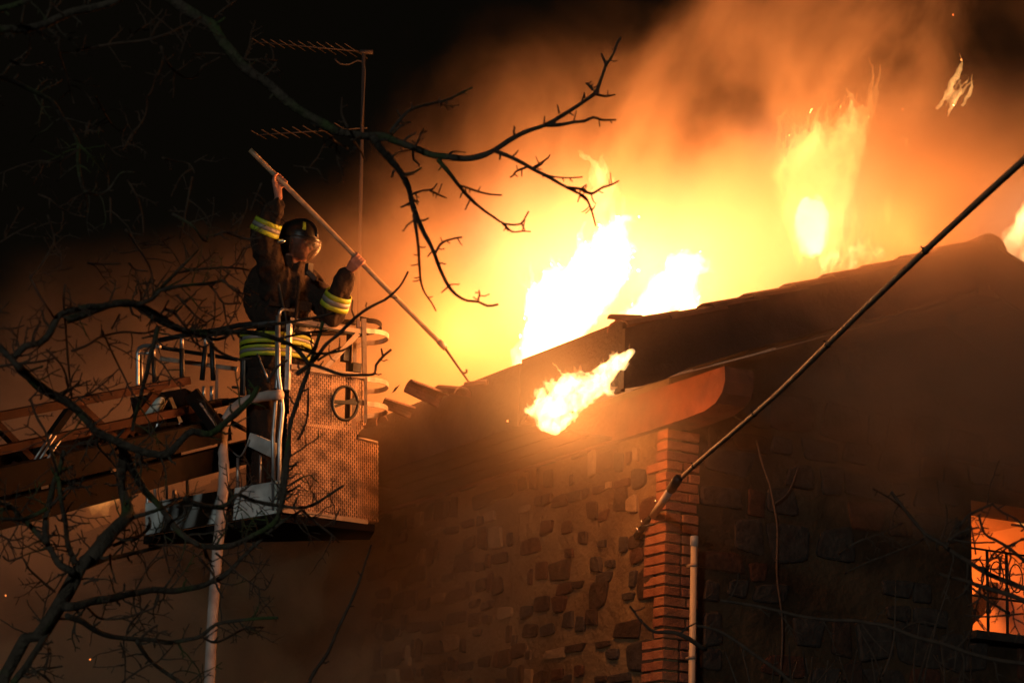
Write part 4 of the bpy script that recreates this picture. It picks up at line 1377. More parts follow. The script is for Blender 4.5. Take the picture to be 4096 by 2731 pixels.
def grip(wrist, c, side, thumb):
    """palm against the pole, four fingers round it, thumb from the side of the palm"""
    h = (c - wrist); h = (h - PA * h.dot(PA)).normalized()
    n = h.cross(PA).normalized() * side
    rho = POLE_R + .0085

    def around(th, al, rr=rho):
        t = R(th)
        return c + PA * al - h * (math.cos(t) * rr) + n * (math.sin(t) * rr)
    for i, (al, L) in enumerate(((-.030, .94), (-.0095, 1.0), (.0115, .97), (.031, .86))):
        al *= thumb
        kn = c + PA * al - h * (POLE_R + .014) + n * .030
        body.cone_sphere(wrist.lerp(c, .15) + PA * al * .45, .017, kn, .0125, 10, 4)
        ths = [62, 118, 168, 168 + 48 * L]
        rr = [.0105, .0098, .0092, .0080]
        p = kn
        for k, th in enumerate(ths):
            q = around(th, al * 1.04)
            body.cone_sphere(p, rr[max(k - 1, 0)] + .0005, q, rr[k], 10, 4)
            p = q
    # heel of the hand and thumb
    body.cone_sphere(wrist, .024, c - h * (POLE_R + .018) - PA * .018 * thumb, .020, 12, 4)
    body.cone_sphere(wrist, .024, c - h * (POLE_R + .018) + PA * .018 * thumb, .017, 12, 4)
    t0 = c - h * (POLE_R + .020) - PA * .030 * thumb - n * .012
    t1 = c - h * .010 - PA * .050 * thumb - n * (rho + .004)
    t2 = c + h * .016 - PA * .048 * thumb - n * (rho - .004)
    body.cone_sphere(wrist.lerp(t0, .4), .018, t0, .0145, 10, 4)
    body.cone_sphere(t0, .0145, t1, .0115, 10, 4)
    body.cone_sphere(t1, .0115, t2, .009, 10, 4)


grip(J['rw'], on_pole(1122), 1, 1)
grip(J['lw'], on_pole(1434), -1, 1)
me = blob(body, .0052, 2)
link('body', me, M_SKIN, person)
for s in (-1, 1):
    mb = MB(); mb.ellipsoid(hd(.080, s * .032, .004), FD * .013, HRt * .013, HU * .011, 12, 8); mb.build('eye', M_EYE, person, True)

# turnout coat, open collar, loose sleeves
def V3(x, y, d): return P(x, y, d)


SX = (J['ls'] - J['rs']).normalized()
SF = SX.cross(Zv).normalized()
coat = MB()
coat.cone_sphere(J['rs'], .088, J['ls'], .088)
coat.ellipsoid(P(1152, 1165, 15.57), SX * .225, SF * .145, Zv * .15)
coat.ellipsoid(P(1130, 1270, 15.59), SX * .225, SF * .15, Zv * .19)
coat.ellipsoid(P(1108, 1395, 15.6), SX * .25, SF * .175, Zv * .17)
coat.ellipsoid(P(1104, 1450, 15.6), SX * .262, SF * .19, Zv * .13)
coat.ellipsoid(P(1040, 1180, 15.6), SX * .10, SF * .12, Zv * .22)
coat.cone_sphere(J['rs'], .092, J['re'], .088)
coat.cone_sphere(J['re'], .088, J['rw'].lerp(J['re'], .22), .062)
coat.cone_sphere(J['ls'], .092, J['le'], .090)
coat.cone_sphere(J['le'], .090, J['lw'].lerp(J['le'], .12), .060)
coat.cone_sphere(P(1160, 1085, 15.56), .085, P(1168, 1062, 15.55), .080)


def folds(p):
    q = Vector((p.x * 13, p.y * 13, p.z * 4.5))
    r = noise.noise(q)
    return 0.020 * (1 - 2 * abs(r)) - .008 + 0.007 * noise.noise(p * 22) + .003 * noise.noise(p * 55)


me = blob(coat, .011, 5, folds)
link('coat', me, M_COAT, person)
# placket, pocket flaps, shoulder strap and belt of the coat
mb = MB(); mb.tube(smooth_line([P(1196, 1105, 15.42), P(1192, 1180, 15.40), P(1180, 1280, 15.39), P(1165, 1345, 15.39)], .03), .013, 6); mb.build('placket', M_COAT, person, True)
for (x, y, w) in ((1120, 1210, .07), (1215, 1225, .05)):
    mb = MB(); mb.box(P(x, y, 15.425), Vector((w, .01, -.005)), Vector((0, .012, 0)), Vector((.004, 0, .032))); mb.build('pocket_flap', M_COAT, person)
mb = MB(); mb.tube(smooth_line([P(1108, 1062, 15.47), P(1112, 1120, 15.40), P(1128, 1200, 15.40), P(1150, 1300, 15.40)], .03), .010, 6); mb.build('harness_strap', M_BLACK, person, True)
mb = MB()
for k in range(29):
    an = 2 * math.pi * k / 28
    mb.v += [P(1110, 1335, 15.6) + SX * (math.cos(an) * .262) + SF * (math.sin(an) * .188), P(1110, 1318, 15.6) + SX * (math.cos(an) * .262) + SF * (math.sin(an) * .188)]
mb.f = [(2 * k, 2 * k + 2, 2 * k + 3, 2 * k + 1) for k in range(28)]
mb.build('belt', M_BLACK, person)
# upturned collar
mb = MB(); cc = P(1168, 1070, 15.56)
for k in range(20):
    a0, a1 = 2 * math.pi * k / 20, 2 * math.pi * (k + 1) / 20
    if -.5 < math.sin(a0) * .2 and 0.80 < math.cos(a0): continue
    q = []
    for a, r, z in ((a0, .086, -.03), (a1, .086, -.03), (a1, .102, .055), (a0, .102, .055), (a0, .096, -.03), (a1, .096, -.03), (a1, .112, .055), (a0, .112, .055)):
        q.append(cc + FD * (math.cos(a) * r) + HRt * (math.sin(a) * r) + Zv * z)
    mb.add(q, [(0, 1, 2, 3), (7, 6, 5, 4), (3, 2, 6, 7)])
mb.build('collar', M_COAT, person)
mb = MB(); mb.bar(P(1228, 1085, 15.40), P(1262, 1118, 15.40), .012, .035); mb.build('radio_strap', M_BLACK, person)
mb = MB(); mb.box(P(1236, 1078, 15.44), SX * .022, SF * .018, Zv * .04); mb.build('radio', M_BLACK, person)
# trousers and boots
tr = MB()
for h, k, a in (('rh', 'rk', 'ra'), ('lh', 'lk', 'la')):
    tr.cone_sphere(J[h], .115, J[k], .088); tr.cone_sphere(J[k], .088, J[a], .080)
tr.cone_sphere(J['rh'], .12, J['lh'], .12)
link('trousers', blob(tr, .014, 4, folds), M_COAT, person)
bt = MB()
for a in ('ra', 'la'):
    bt.cone_sphere(J[a], .062, J[a] + Vector((0, 0, -.06)), .06); bt.cone_sphere(J[a] + Vector((0, 0, -.07)), .05, J[a] + Vector((.15, -.09, -.075)), .042)
link('boots', blob(bt, .012, 3), M_BLACK, person)


def band(a, b, ra, rb, t0, t1, m, name='reflective_band', axes=None, jag=0.0):
    """a ring of tape round a sleeve running from a to b"""
    mb = MB(); n = 28
    t, u, w = frame_of(a, b)
    L = (b - a)
    for (tt, ex) in ((t0, .0), (t0, .005), (t1, .005), (t1, .0)):
        for k in range(n):
            an = 2 * math.pi * k / n
            r = ra + (rb - ra) * tt + ex
            mb.v.append(a + L * tt + (u * math.cos(an) + w * math.sin(an)) * (r * (1 + jag * math.sin(3 * an + 1))))
    for j in range(3):
        for k in range(n):
            mb.f.append((j * n + k, j * n + (k + 1) % n, (j + 1) * n + (k + 1) % n, (j + 1) * n + k))
    return mb.build(name, m, person, True)


re_, rw_ = J['re'], J['rw'].lerp(J['re'], .22)
for (t0, t1, m) in ((.02, .17, M_YELLOW), (.17, .33, M_SILVER), (.33, .48, M_YELLOW)):
    band(re_, rw_, .101, .077, t0, t1, m, jag=.02)
le_, lw_ = J['le'], J['lw'].lerp(J['le'], .12)
for (t0, t1, m) in ((.18, .30, M_YELLOW), (.30, .43, M_SILVER), (.43, .55, M_YELLOW)):
    band(le_, lw_, .104, .074, t0, t1, m, jag=.02)
# stripes round the coat hem
for (y0, y1, m) in ((1352, 1366, M_YELLOW), (1366, 1380, M_SILVER), (1380, 1396, M_YELLOW), (1404, 1416, M_YELLOW), (1416, 1430, M_SILVER), (1430, 1446, M_YELLOW)):
    mb = MB(); n = 40
    for (y, ex) in ((y1, 0), (y1, .008), (y0, .008), (y0, 0)):
        c = P(1106, y, 15.6)
        for k in range(n):
            an = 2 * math.pi * k / n
            q = 1 + .015 * math.sin(5 * an)
            mb.v.append(c + SX * (math.cos(an) * (.272 + ex) * q) + SF * (math.sin(an) * (.198 + ex) * q))
    for j in range(3):
        for k in range(n):
            mb.f.append((j * n + k, j * n + (k + 1) % n, (j + 1) * n + (k + 1) % n, (j + 1) * n + k))
    mb.build('reflective_band', m, person, True)

# helmet
helmet = empty('helmet', HC); adopt(helmet, person); helmet.matrix_parent_inverse = Matrix.Translation(-Vector(person.location))


def hpart(mb, name, m, smooth=True):
    o = mb.build(name, m, smooth=smooth); o.parent = helmet; o.matrix_parent_inverse = Matrix.Translation(-HC); return o


def dome(az0, az1, el0, el1, rf, rs, ru, base, nz=36, ne=12, th=.004, lift=None):
    mb = MB()
    for lay in (0, 1):
        for j in range(ne + 1):
            el = R(el0 + (el1 - el0) * j / ne)
            for i in range(nz + 1):
                az = R(az0 + (az1 - az0) * i / nz)
                k = lay * th
                mb.v.append(base + FD * ((rf - k) * math.cos(el) * math.cos(az)) + HRt * ((rs - k) * math.cos(el) * math.sin(az)) + HU * ((ru - k) * math.sin(el)))
    S = (nz + 1) * (ne + 1)
    for j in range(ne):
        for i in range(nz):
            a = j * (nz + 1) + i; b = a + 1; c = b + nz + 1; d = a + nz + 1
            mb.f += [(a, b, c, d), (S + d, S + c, S + b, S + a)]
    for i in range(nz):
        mb.f += [(i, S + i, S + i + 1, i + 1)]
        k = ne * (nz + 1) + i
        mb.f += [(k + 1, S + k + 1, S + k, k)]
    return mb


HB = hd(-.012, 0, .042)
hpart(dome(-180, 180, -14, 90, .152, .124, .126, HB), 'shell', M_HELMET)
hpart(dome(75, 285, -52, -10, .150, .122, .16, HB, 30, 6), 'neck_guard', M_HELMET)
mb = MB(); mb.tube([HB + FD * (.156 * math.cos(R(e))) + HU * (.132 * math.sin(R(e))) for e in range(5, 176, 8)], .010, 8); hpart(mb, 'crest', M_HELMET)
hpart(dome(-78, 78, -16, -2, .178, .142, .12, HB, 24, 3), 'brim', M_HELMET)
hpart(dome(-75, 75, -58, -6, .185, .150, .190, HB, 24, 10, .003), 'visor', M_VISOR)
hpart(dome(40, 50, 14, 46, .1565, .1285, .1305, HB, 6, 8, .003), 'reflective_patch', M_YELLOW)
mb = MB(); c = P(1113, 968, 15.36); mb.cone_sphere(c, .018, c + Vector((.035, -.01, .005)), .014, 12, 4); hpart(mb, 'helmet_chrome', M_CHROME)  # small chrome piece on the side of the helmet

# ------------------------------------------------------------------ pike pole
pike = empty('pike_pole', pole_b, 'long wooden pike pole with iron hook reaching down to the burning eave', 'pike pole')
mb = MB(); pp = smooth_line([pole_a, on_pole(1250) + Vector((0, 0, .006)), on_pole(1500), pole_b], .06)
mb.tube(pp, POLE_R, 12); mb.build('shaft', M_POLE, pike, True)
mb = MB(); mb.tube([pole_b - PA * .05, pole_b + PA * .02], POLE_R + .004, 12); mb.build('ferrule', M_BAR, pike, True)
mb = MB(); mb.tube([pole_b, pole_c], [.010, .0075], 8); mb.build('iron_rod', M_IRON, pike, True)
mb = MB(); mb.cone_sphere(pole_c - PA * .01, .012, pole_c + PA * .012, .010, 8, 3); mb.build('tip', M_IRON, pike, True)
hk = [P(1846, 1487, 15.40), P(1856, 1492, 15.40), P(1866, 1488, 15.40), P(1866, 1476, 15.40)]
mb = MB(); mb.tube(smooth_line(hk, .008), [.009] * 1 + [.008] * (len(smooth_line(hk, .008)) - 1), 8); mb.build('hook', M_IRON, pike, True)
# ------------------------------------------------------------------ bare trees in front
TR = random.Random(23)


def bark():
    m = mat('bark_with_moss', (0.085, 0.066, 0.046), 0.95, col2=(0.045, 0.034, 0.024), scale=25, bump=0.9, bscale=60)
    nt = m.node_tree; b = nt.nodes['Principled BSDF']
    src = b.inputs['Base Color'].links[0].from_socket
    tc = nt.nodes.new('ShaderNodeTexCoord'); n = nt.nodes.new('ShaderNodeTexNoise'); n.inputs['Scale'].default_value = 5; n.inputs['Detail'].default_value = 5
    nt.links.new(tc.outputs['Object'], n.inputs['Vector'])
    r = nt.nodes.new('ShaderNodeValToRGB'); r.color_ramp.elements[0].position = .52; r.color_ramp.elements[1].position = .66
    nt.links.new(n.outputs['Fac'], r.inputs['Fac'])
    mx = nt.nodes.new('ShaderNodeMixRGB'); mx.inputs['Color2'].default_value = (0.055, 0.085, 0.022, 1)
    nt.links.new(r.outputs['Color'], mx.inputs['Fac']); nt.links.new(src, mx.inputs['Color1']); nt.links.new(mx.outputs[0], b.inputs['Base Color'])
    return m


M_BARK = bark()
M_TWIG = mat('brown_twig', (0.085, 0.052, 0.034), 0.9, col2=(0.05, 0.032, 0.022), scale=30, bump=0.5)

ZOOM = {'f': (1.7415, 0, 0), 'a': (.7651, 1300, 100), 'c': (.6378, 0, 0), 'd': (.6378, 0, 900), 'e': (.5952, 0, 1800),
        'g': (.5938, 1200, 1800), 'b': (.6697, 400, 1200), 'h': (.574, 800, 500), 'r': (.5937, 3000, 1800), 'q': (.6575, 2000, 1700), 'o': (1, 0, 0)}


def parse(z, s):
    k, ox, oy = ZOOM[z]
    out = []
    for t in s.split():
        x, y = t.split(',')
        out.append((ox + float(x) * k, oy + float(y) * k))
    return out


def branch(tree, z, w0, w1, s, d0, d1, m, spurs=1.0, name='branch', buds=True, fine=0.0):
    """one limb traced through measured points; widths in survey pixels, distance runs d0 to d1"""
    px = parse(z, s)
    seg = [0]
    for a, b in zip(px, px[1:]): seg.append(seg[-1] + math.hypot(b[0] - a[0], b[1] - a[1]))
    tot = seg[-1] or 1
    ph = TR.uniform(0, 6)
    pts = []
    for (x, y), t in zip(px, seg):
        t /= tot
        pts.append(P(x, y, d0 + (d1 - d0) * t + .12 * math.sin(ph + t * 5) * min(1, tot / 500)))
    dm = (d0 + d1) / 2
    sm = smooth_line(pts, 26 * dm / FPX)
    n = len(sm)
    rad = []
    for i in range(n):
        t = i / (n - 1)
        r = (w0 + (w1 - w0) * t) * .5 * dm / FPX
        rad.append(r * (1 + .16 * noise.noise(sm[i] * 16) + .10 * noise.noise(sm[i] * 45)))
        if 0 < i < n - 1: sm[i] = sm[i] + noise.noise_vector(sm[i] * 9) * r * .55
    mb = MB()
    mb.tube(sm, rad, 7 if w0 < 22 else 10)
    # short fruiting spurs and buds along the limb
    if spurs:
        i = TR.uniform(1, 3)
        while i < n - 2:
            k = int(i); p = sm[k]; t = (sm[k + 1] - sm[k - 1]).normalized()
            side = t.cross(_fw).normalized() * TR.choice((-1, 1)) + _fw * TR.uniform(-.6, .6)
            L = TR.choice((.5, .6, .8, 1.1, 1.7)) * 26 * dm / FPX * min(1.4, .6 + rad[k] * FPX / dm / 14)
            q = p + side * (rad[k] + L * .5) + t * L * .35
            q2 = q + side * L * .35 + t * L * TR.uniform(.1, .6) + Vector((0, 0, L * .2))
            r = max(2.6 * dm / FPX, min(rad[k] * .45, 5 * dm / FPX))
            mb.tube([p, q, q2], [r * 1.2, r, r * .75], 5)
            if buds: mb.cone_sphere(q2, r * 1.05, q2 + side * r * 1.5, r * .6, 6, 2)
            i += TR.choice((1.6, 3, 5, 8)) * TR.uniform(.8, 1.4) / spurs
    # finer side twigs, themselves forked
    if fine:
        L0 = seg[-1]
        for _ in range(int(L0 / 170 * fine)):
            k = TR.randrange(1, max(2, n - 1)); p = sm[k]; t = (sm[min(k + 1, n - 1)] - sm[k - 1]).normalized()
            sd = t.cross(_fw).normalized() * TR.choice((-1, 1)) + _fw * TR.uniform(-.5, .5)
            dirv = (t * TR.uniform(.2, 1.0) + sd * TR.uniform(.6, 1.2) + Vector((0, 0, TR.uniform(-.1, .35)))).normalized()
            L = TR.uniform(60, 210) * dm / FPX
            pl = [p]; dv = dirv.copy(); nseg = 6
            for q in range(nseg):
                dv = (dv + Vector((TR.uniform(-.3, .3), TR.uniform(-.2, .2), TR.uniform(-.3, .3)))).normalized()
                pl.append(pl[-1] + dv * (L / nseg))
            r0 = min(4.2 * dm / FPX, max(rad[k] * .45, 2.8 * dm / FPX))
            mb.tube(pl, [r0 * (1 - .45 * i / nseg) for i in range(nseg + 1)], 5)
            for q in range(2, nseg, 1):
                if TR.random() < .55:
                    s2 = (pl[q] - pl[q - 1]).normalized().cross(_fw).normalized() * TR.choice((-1, 1))
                    e = pl[q] + (s2 + dv * .8) * L * TR.uniform(.06, .28)
                    mb.tube([pl[q], pl[q].lerp(e, .5) + s2 * L * .01, e], [r0 * .7, r0 * .6, r0 * .5], 5)
    return mb.build(name, m, tree, True)


# ---- tree whose bough reaches across the sky from the upper left
tb = empty('bare_tree', P(-1100, 3600, 8.0), 'bare tree with long mossy bough crossing the upper sky against the orange smoke', 'tree')
tb.location.z = 0
d = 8.6
tr_top = P(-900, -500, 8.0)
mb = MB(); base = Vector(tb.location)
mb.tube(smooth_line([base, base.lerp(tr_top, .35) + Vector((.15, 0, 0)), base.lerp(tr_top, .7), tr_top, tr_top + Vector((-.1, .3, 1.4))], .25), [.17] * 3 + [.14] * 200 if False else .14, 12)
mb.build('trunk', M_BARK, tb, True)
B = lambda *a, **k: branch(tb, *a, **k)
# main bough
B('o', 62, 36, "-900,-420 -500,-330 -100,-260 300,-190 560,-90 733,38 797,70 855,102 893,172 944,236 1020,300 1116,376 1200,440 1276,485 1352,530", 8.0, 8.5, M_BARK, .7)
B('a', 34, 9, "-60,500 0,530 100,560 200,575 300,575 400,620 480,650 560,680 640,692 720,698 800,685 880,655 960,605 1050,560 1150,525 1240,470 1330,415 1410,355 1440,290 1470,215 1505,160 1530,90 1545,70", 8.45, 8.9, M_BARK, .9)
for w0, w1, s, sp in ((16, 8, "340,565 390,500 450,445 530,420 600,405 660,385 720,350 770,328", 1.3), (10, 7, "600,405 640,425 700,420", 1.4), (10, 6, "470,640 490,600 500,565 518,540", 1),
                      (30, 9, "250,580 290,640 340,700 390,760 420,820 440,880 460,950 475,1000 510,1080 550,1150 580,1210 605,1280 640,1360 680,1410 740,1440 800,1445 850,1468 905,1460", .9),
                      (9, 6, "800,1445 808,1410 805,1388", 1), (8, 6, "640,1370 610,1398", 0), (11, 7, "578,1190 600,1150 630,1130 680,1115 715,1110", 1.5), (12, 6, "455,885 510,865 560,860 585,830", 1.5),
                      (10, 6, "550,865 590,885 635,905", 1.5), (15, 7, "465,990 480,1080 490,1200 500,1330 520,1400 555,1450 580,1495", 1.1), (8, 6, "410,790 465,785", 0), (9, 7, "457,905 470,920 490,928", 1),
                      (18, 7, "590,705 640,760 700,840 760,910 820,960 890,1010 940,1040 1020,1042 1050,1000 1065,975", .9), (10, 7, "710,840 780,865 860,885 925,890", 1.2), (10, 6, "930,1040 980,1080 1030,1078 1075,1080", 1),
                      (8, 5, "1030,1040 1045,1075", 0), (18, 7, "880,655 950,680 1020,715 1090,755 1160,790 1240,835 1310,870 1360,900 1390,960 1405,1010 1415,1050", 1), (9, 6, "1090,745 1130,720 1160,700 1175,680", 1),
                      (10, 7, "1050,745 1000,765 985,785 970,795", 2), (10, 6, "1110,770 1200,795 1280,800 1345,795", 1.2), (14, 7, "1260,850 1330,855 1390,880 1450,850 1500,835 1535,815", 1.2), (9, 6, "1330,860 1365,835", 1),
                      (8, 5, "1335,885 1320,925", 0), (8, 5, "1395,970 1412,945", 0), (16, 7, "1160,525 1240,520 1300,510 1360,505 1400,485 1450,498 1520,497", 1.1), (14, 7, "1415,360 1440,368 1470,372 1515,365", 1.3),
                      (11, 7, "1400,340 1380,318 1365,305", 1), (12, 8, "1470,210 1458,180 1445,150", 1), (8, 6, "1145,510 1148,480", 0), (8, 6, "1225,460 1215,420", 0), (7, 5, "1345,395 1355,355", 0),
                      (9, 5, "650,672 680,660 735,667", 0), (10, 6, "350,690 390,665 450,655", .6), (12, 7, "30,590 70,620 120,645", .7), (10, 6, "120,540 90,470 88,380", .6), (11, 7, "140,600 180,650 205,700", .8)):
    B('a', w0, w1, s, 8.5, 8.75, M_BARK if w0 > 15 else M_TWIG, sp)
# the dim upper left of the same crown
for w0, w1, s, d0, d1 in ((44, 36, "-900,420 -300,280 0,190 150,190 300,140 440,90 560,50 700,10 800,-40", 7.6, 7.8), (13, 8, "480,320 600,295 750,270 900,255 1050,210 1200,135 1260,110", 7.9, 8.2), (11, 7, "60,380 130,405 200,410 270,390", 7.8, 7.9),
                          (34, 15, "-900,300 -300,420 -60,470 60,500 160,545 290,610 340,650 390,740 450,820 490,900 490,1000 500,1100 530,1230 540,1330", 7.8, 8.6), (15, 8, "530,1200 620,1215 680,1190 730,1120 770,1080 840,1080", 8.5, 8.6),
                          (10, 7, "490,940 420,985 350,1020 250,1010 100,1050 0,1090", 8.4, 8.5), (8, 6, "370,230 370,330 410,450 440,570 465,650", 8, 8.1), (8, 6, "600,610 650,700 700,780 760,835", 8.3, 8.4), (10, 7, "860,800 820,870 770,940", 8.3, 8.4),
                          (8, 6, "860,810 910,720 920,640 900,590", 8.3, 8.3), (9, 6, "1020,990 1100,1010 1190,1030 1220,1085", 8.5, 8.6), (15, 9, "1080,1340 1150,1380 1220,1430 1270,1500 1310,1515", 8.6, 8.7),
                          (13, 9, "1340,1480 1410,1455 1480,1480 1560,1500 1640,1490", 8.7, 8.7), (9, 7, "1440,1440 1480,1400 1530,1350", 8.7, 8.7), (10, 7, "1205,1110 1180,1250 1150,1400 1130,1500", 8.6, 8.7), (9, 6, "1640,1150 1590,1270 1570,1320", 8.7, 8.7),
                          (13, 8, "1010,290 1040,380 1100,450 1170,490 1230,480 1270,420 1380,360", 8.2, 8.3), (9, 6, "240,1220 310,1250 370,1300 450,1340 530,1360", 8.5, 8.5), (8, 6, "0,1520 100,1460 220,1400", 8.4, 8.4), (9, 6, "300,1350 340,1500 310,1560", 8.4, 8.4),
                          (9, 6, "1200,340 1300,335 1420,345 1560,375 1640,370 1740,378", 8.3, 8.5), (9, 6, "1120,380 1180,200", 8.2, 8.2), (8, 6, "1340,110 1400,60 1480,0 1560,-60", 8.3, 8.3), (8, 6, "800,250 880,180 930,150 1000,90 1020,60", 8.1, 8.2),
                          (9, 6, "690,1240 695,1400", 8.5, 8.5), (9, 6, "800,1130 850,1220 890,1340 900,1460", 8.6, 8.6), (10, 7, "640,870 720,960 800,1000", 8.4, 8.5), (8, 5, "770,940 830,830 870,790", 8.3, 8.3), (8, 5, "1220,1020 1300,970", 8.5, 8.5),
                          (7, 5, "1840,1040 1990,1060 2020,1100", 8.6, 8.6), (8, 5, "2050,870 2110,900 2180,940", 8.6, 8.6), (9, 6, "300,-20 350,50 400,90", 7.8, 7.8), (30, 24, "0,60 200,-10 260,-60", 7.6, 7.6), (9, 6, "560,760 530,860", 8.2, 8.2)):
    B('c', w0 * .85, w1 * .85, s, d0, d1, M_BARK if w0 > 14 else M_TWIG, .6, fine=3.0)

# ---- tree rising from the lower left across the basket
ta = empty('bare_tree', P(-260, 3300, 8.9), 'bare forked tree with mossy limbs in front of the ladder and basket', 'tree')
ta.location.z = 0
mb = MB(); base = Vector(ta.location)
e0 = P(24, 2693, 9.0)
tp = smooth_line([base, base.lerp(e0, .5) + Vector((-.1, 0, .1)), e0, P(150, 2544, 9.0), P(240, 2404, 9.02), P(300, 2294, 9.05), P(345, 2234, 9.07)], .08)
mb.tube(tp, [(.042 - .020 * i / len(tp)) * (1 + .1 * noise.noise(p * 8)) for i, p in enumerate(tp)], 12)
mb.build('trunk', M_BARK, ta, True)
A = lambda *a, **k: branch(ta, *a, **k)
A('e', 62, 34, "560,760 600,710 680,640 760,540 850,440 845,330 812,200 815,60 820,-20", 9.07, 9.4, M_BARK, .4)
for w0, w1, s, d0, d1 in ((36, 20, "500,820 440,790 380,740 320,630 250,560 150,460 70,370 -20,345", 9.05, 8.9), (27, 16, "510,760 460,640 430,450 400,250 370,80 340,-20", 9.05, 9.2), (36, 22, "310,620 312,500 325,380 360,220 400,120 430,0", 9.0, 9.1),
                          (20, 18, "318,390 200,450 100,465 -20,460", 9.0, 8.9), (17, 9, "340,380 420,290 470,245 525,240", 9.05, 9.1), (10, 7, "470,245 465,195", 9.1, 9.1), (30, 18, "540,790 680,740 850,700 1000,665 1090,648", 9.07, 9.5),
                          (16, 12, "760,640 860,600 960,560 1010,510 1000,450", 9.15, 9.4), (22, 12, "740,545 870,460 960,430 1060,400 1160,360 1240,320", 9.15, 9.5), (42, 26, "800,-60 870,100 950,240 1040,340 1130,450 1220,560 1340,640", 9.4, 9.5),
                          (28, 22, "1340,640 1450,650 1560,640 1700,580 1800,520 1860,460 1900,330 1930,150 1945,-20", 9.5, 9.7), (44, 12, "440,1050 620,1020 780,990 950,945 1060,940 1200,945 1330,920 1450,870 1540,810 1640,710 1750,610 1900,480 2030,400", 9.05, 9.8),
                          (30, 14, "450,1110 540,1140 640,1210 760,1250 900,1265 1000,1275 1150,1290 1260,1275 1350,1250 1450,1170 1560,1150 1700,1135 1870,1125", 9.02, 9.5), (13, 9, "1350,1250 1450,1290 1560,1240 1650,1195 1770,1190", 9.4, 9.5),
                          (22, 18, "920,1280 960,1350 1030,1430 1110,1490 1220,1560 1340,1640", 9.2, 9.3), (12, 10, "590,1060 680,1130 850,1120 950,1090 1040,1050 1070,970", 9.1, 9.2), (11, 7, "850,1230 880,1160 960,1080 1000,1040", 9.2, 9.2),
                          (13, 8, "940,1265 1000,1215 1060,1175", 9.2, 9.2), (24, 13, "1240,320 1330,360 1500,380 1590,300 1700,340 1850,370 2000,385 2100,365 2200,310 2310,235", 9.5, 9.9), (13, 10, "1480,390 1600,300 1720,200", 9.6, 9.7),
                          (13, 9, "2030,400 2130,490 2230,570 2280,620", 9.8, 9.9), (9, 6, "2240,510 2260,450 2285,390", 9.9, 9.9), (14, 9, "1340,730 1400,790 1440,850 1460,920 1500,990", 9.5, 9.5), (11, 7, "1450,690 1530,760 1600,830 1700,900 1780,940 1840,830", 9.5, 9.6),
                          (14, 8, "370,950 280,880 190,790 150,720 60,745 20,710", 9.0, 8.9), (10, 7, "200,1450 280,1510 340,1560", 9, 9), (14, 9, "120,1530 250,1480 420,1450", 9, 9.1), (9, 7, "810,1290 840,1400 840,1560", 9.1, 9.2),
                          (10, 7, "820,1560 900,1500 1000,1440 1060,1420 1170,1300", 9.1, 9.2), (34, 26, "90,1560 250,1330 330,1210 400,1090 480,960 560,800 600,720", 8.9, 9.0), (12, 8, "740,700 745,780 775,880", 9.1, 9.1), (11, 7, "600,750 640,640 660,570", 9.1, 9.1),
                          (12, 7, "1100,650 1130,780 1140,830", 9.4, 9.4), (18, 13, "880,610 980,545 1010,470", 9.3, 9.4), (12, 7, "1000,640 1180,640 1300,690 1380,760", 9.4, 9.5), (12, 8, "1190,380 1300,370 1420,390 1550,400", 9.5, 9.6),
                          (12, 8, "560,900 620,870 660,875", 9, 9), (9, 7, "330,1330 320,1420 300,1500", 9, 9), (10, 7, "240,1480 330,1540 360,1600", 9, 9), (9, 6, "410,470 490,345 505,340", 9.1, 9.1), (9, 7, "440,455 520,490 600,490", 9.1, 9.1),
                          (8, 6, "370,500 400,590 390,640 360,655", 9.0, 9.0), (10, 8, "0,570 80,605 165,585", 8.9, 8.9), (10, 8, "740,120 790,190 800,240", 9.3, 9.3), (10, 8, "850,260 890,250 860,230", 9.3, 9.3)):
    A('e', w0 * .85, w1 * .85, s, d0, d1, M_BARK if w0 > 18 else M_TWIG, .75, fine=3.2)
# limb running along the right of the cluster and its top twigs
A('b', 24, 14, "1075,1190 1100,1060 1120,900 1130,780 1160,660 1200,540 1250,400 1290,270 1330,130", 9.7, 9.9, M_BARK, .5)
A('b', 15, 10, "1250,385 1340,410 1440,440 1570,450 1640,440 1650,390 1700,330 1740,295", 9.8, 9.9, M_TWIG, 1)
A('b', 9, 7, "1690,340 1685,315 1680,290", 9.9, 9.9, M_TWIG, 0)
A('b', 20, 11, "1180,440 1280,360 1350,260 1440,190 1540,90 1620,40 1700,0", 9.8, 9.9, M_TWIG, .8)
A('b', 11, 8, "1700,0 1730,-20 1790,-80 1840,-170", 9.9, 9.9, M_TWIG, .8)
A('b', 34, 16, "-200,120 0,45 120,20 230,30 330,110 480,170 600,200 850,190 1060,230 1160,280 1250,385", 9.2, 9.8, M_BARK, .5)
A('b', 16, 10, "500,180 700,230 820,180 1000,150 1200,120 1400,80", 9.4, 9.7, M_TWIG, .6)
A('b', 13, 9, "1060,235 1200,200 1360,182", 9.6, 9.7, M_TWIG, .8)
A('b', 12, 8, "1290,270 1230,350 1180,300", 9.8, 9.8, M_TWIG, .8)
A('b', 11, 7, "1300,360 1400,300 1440,280", 9.8, 9.8, M_TWIG, 1)
A('b', 13, 8, "1160,280 1300,320 1450,300 1500,270", 9.8, 9.8, M_TWIG, .8)
A('b', 14, 10, "1000,490 1060,400 1120,360", 9.5, 9.6, M_TWIG, .5)
A('b', 15, 10, "640,230 700,300 800,350 900,350", 9.4, 9.5, M_TWIG, .5)
A('b', 12, 7, "1185,830 1220,760 1240,690 1245,530", 9.7, 9.7, M_TWIG, .8)
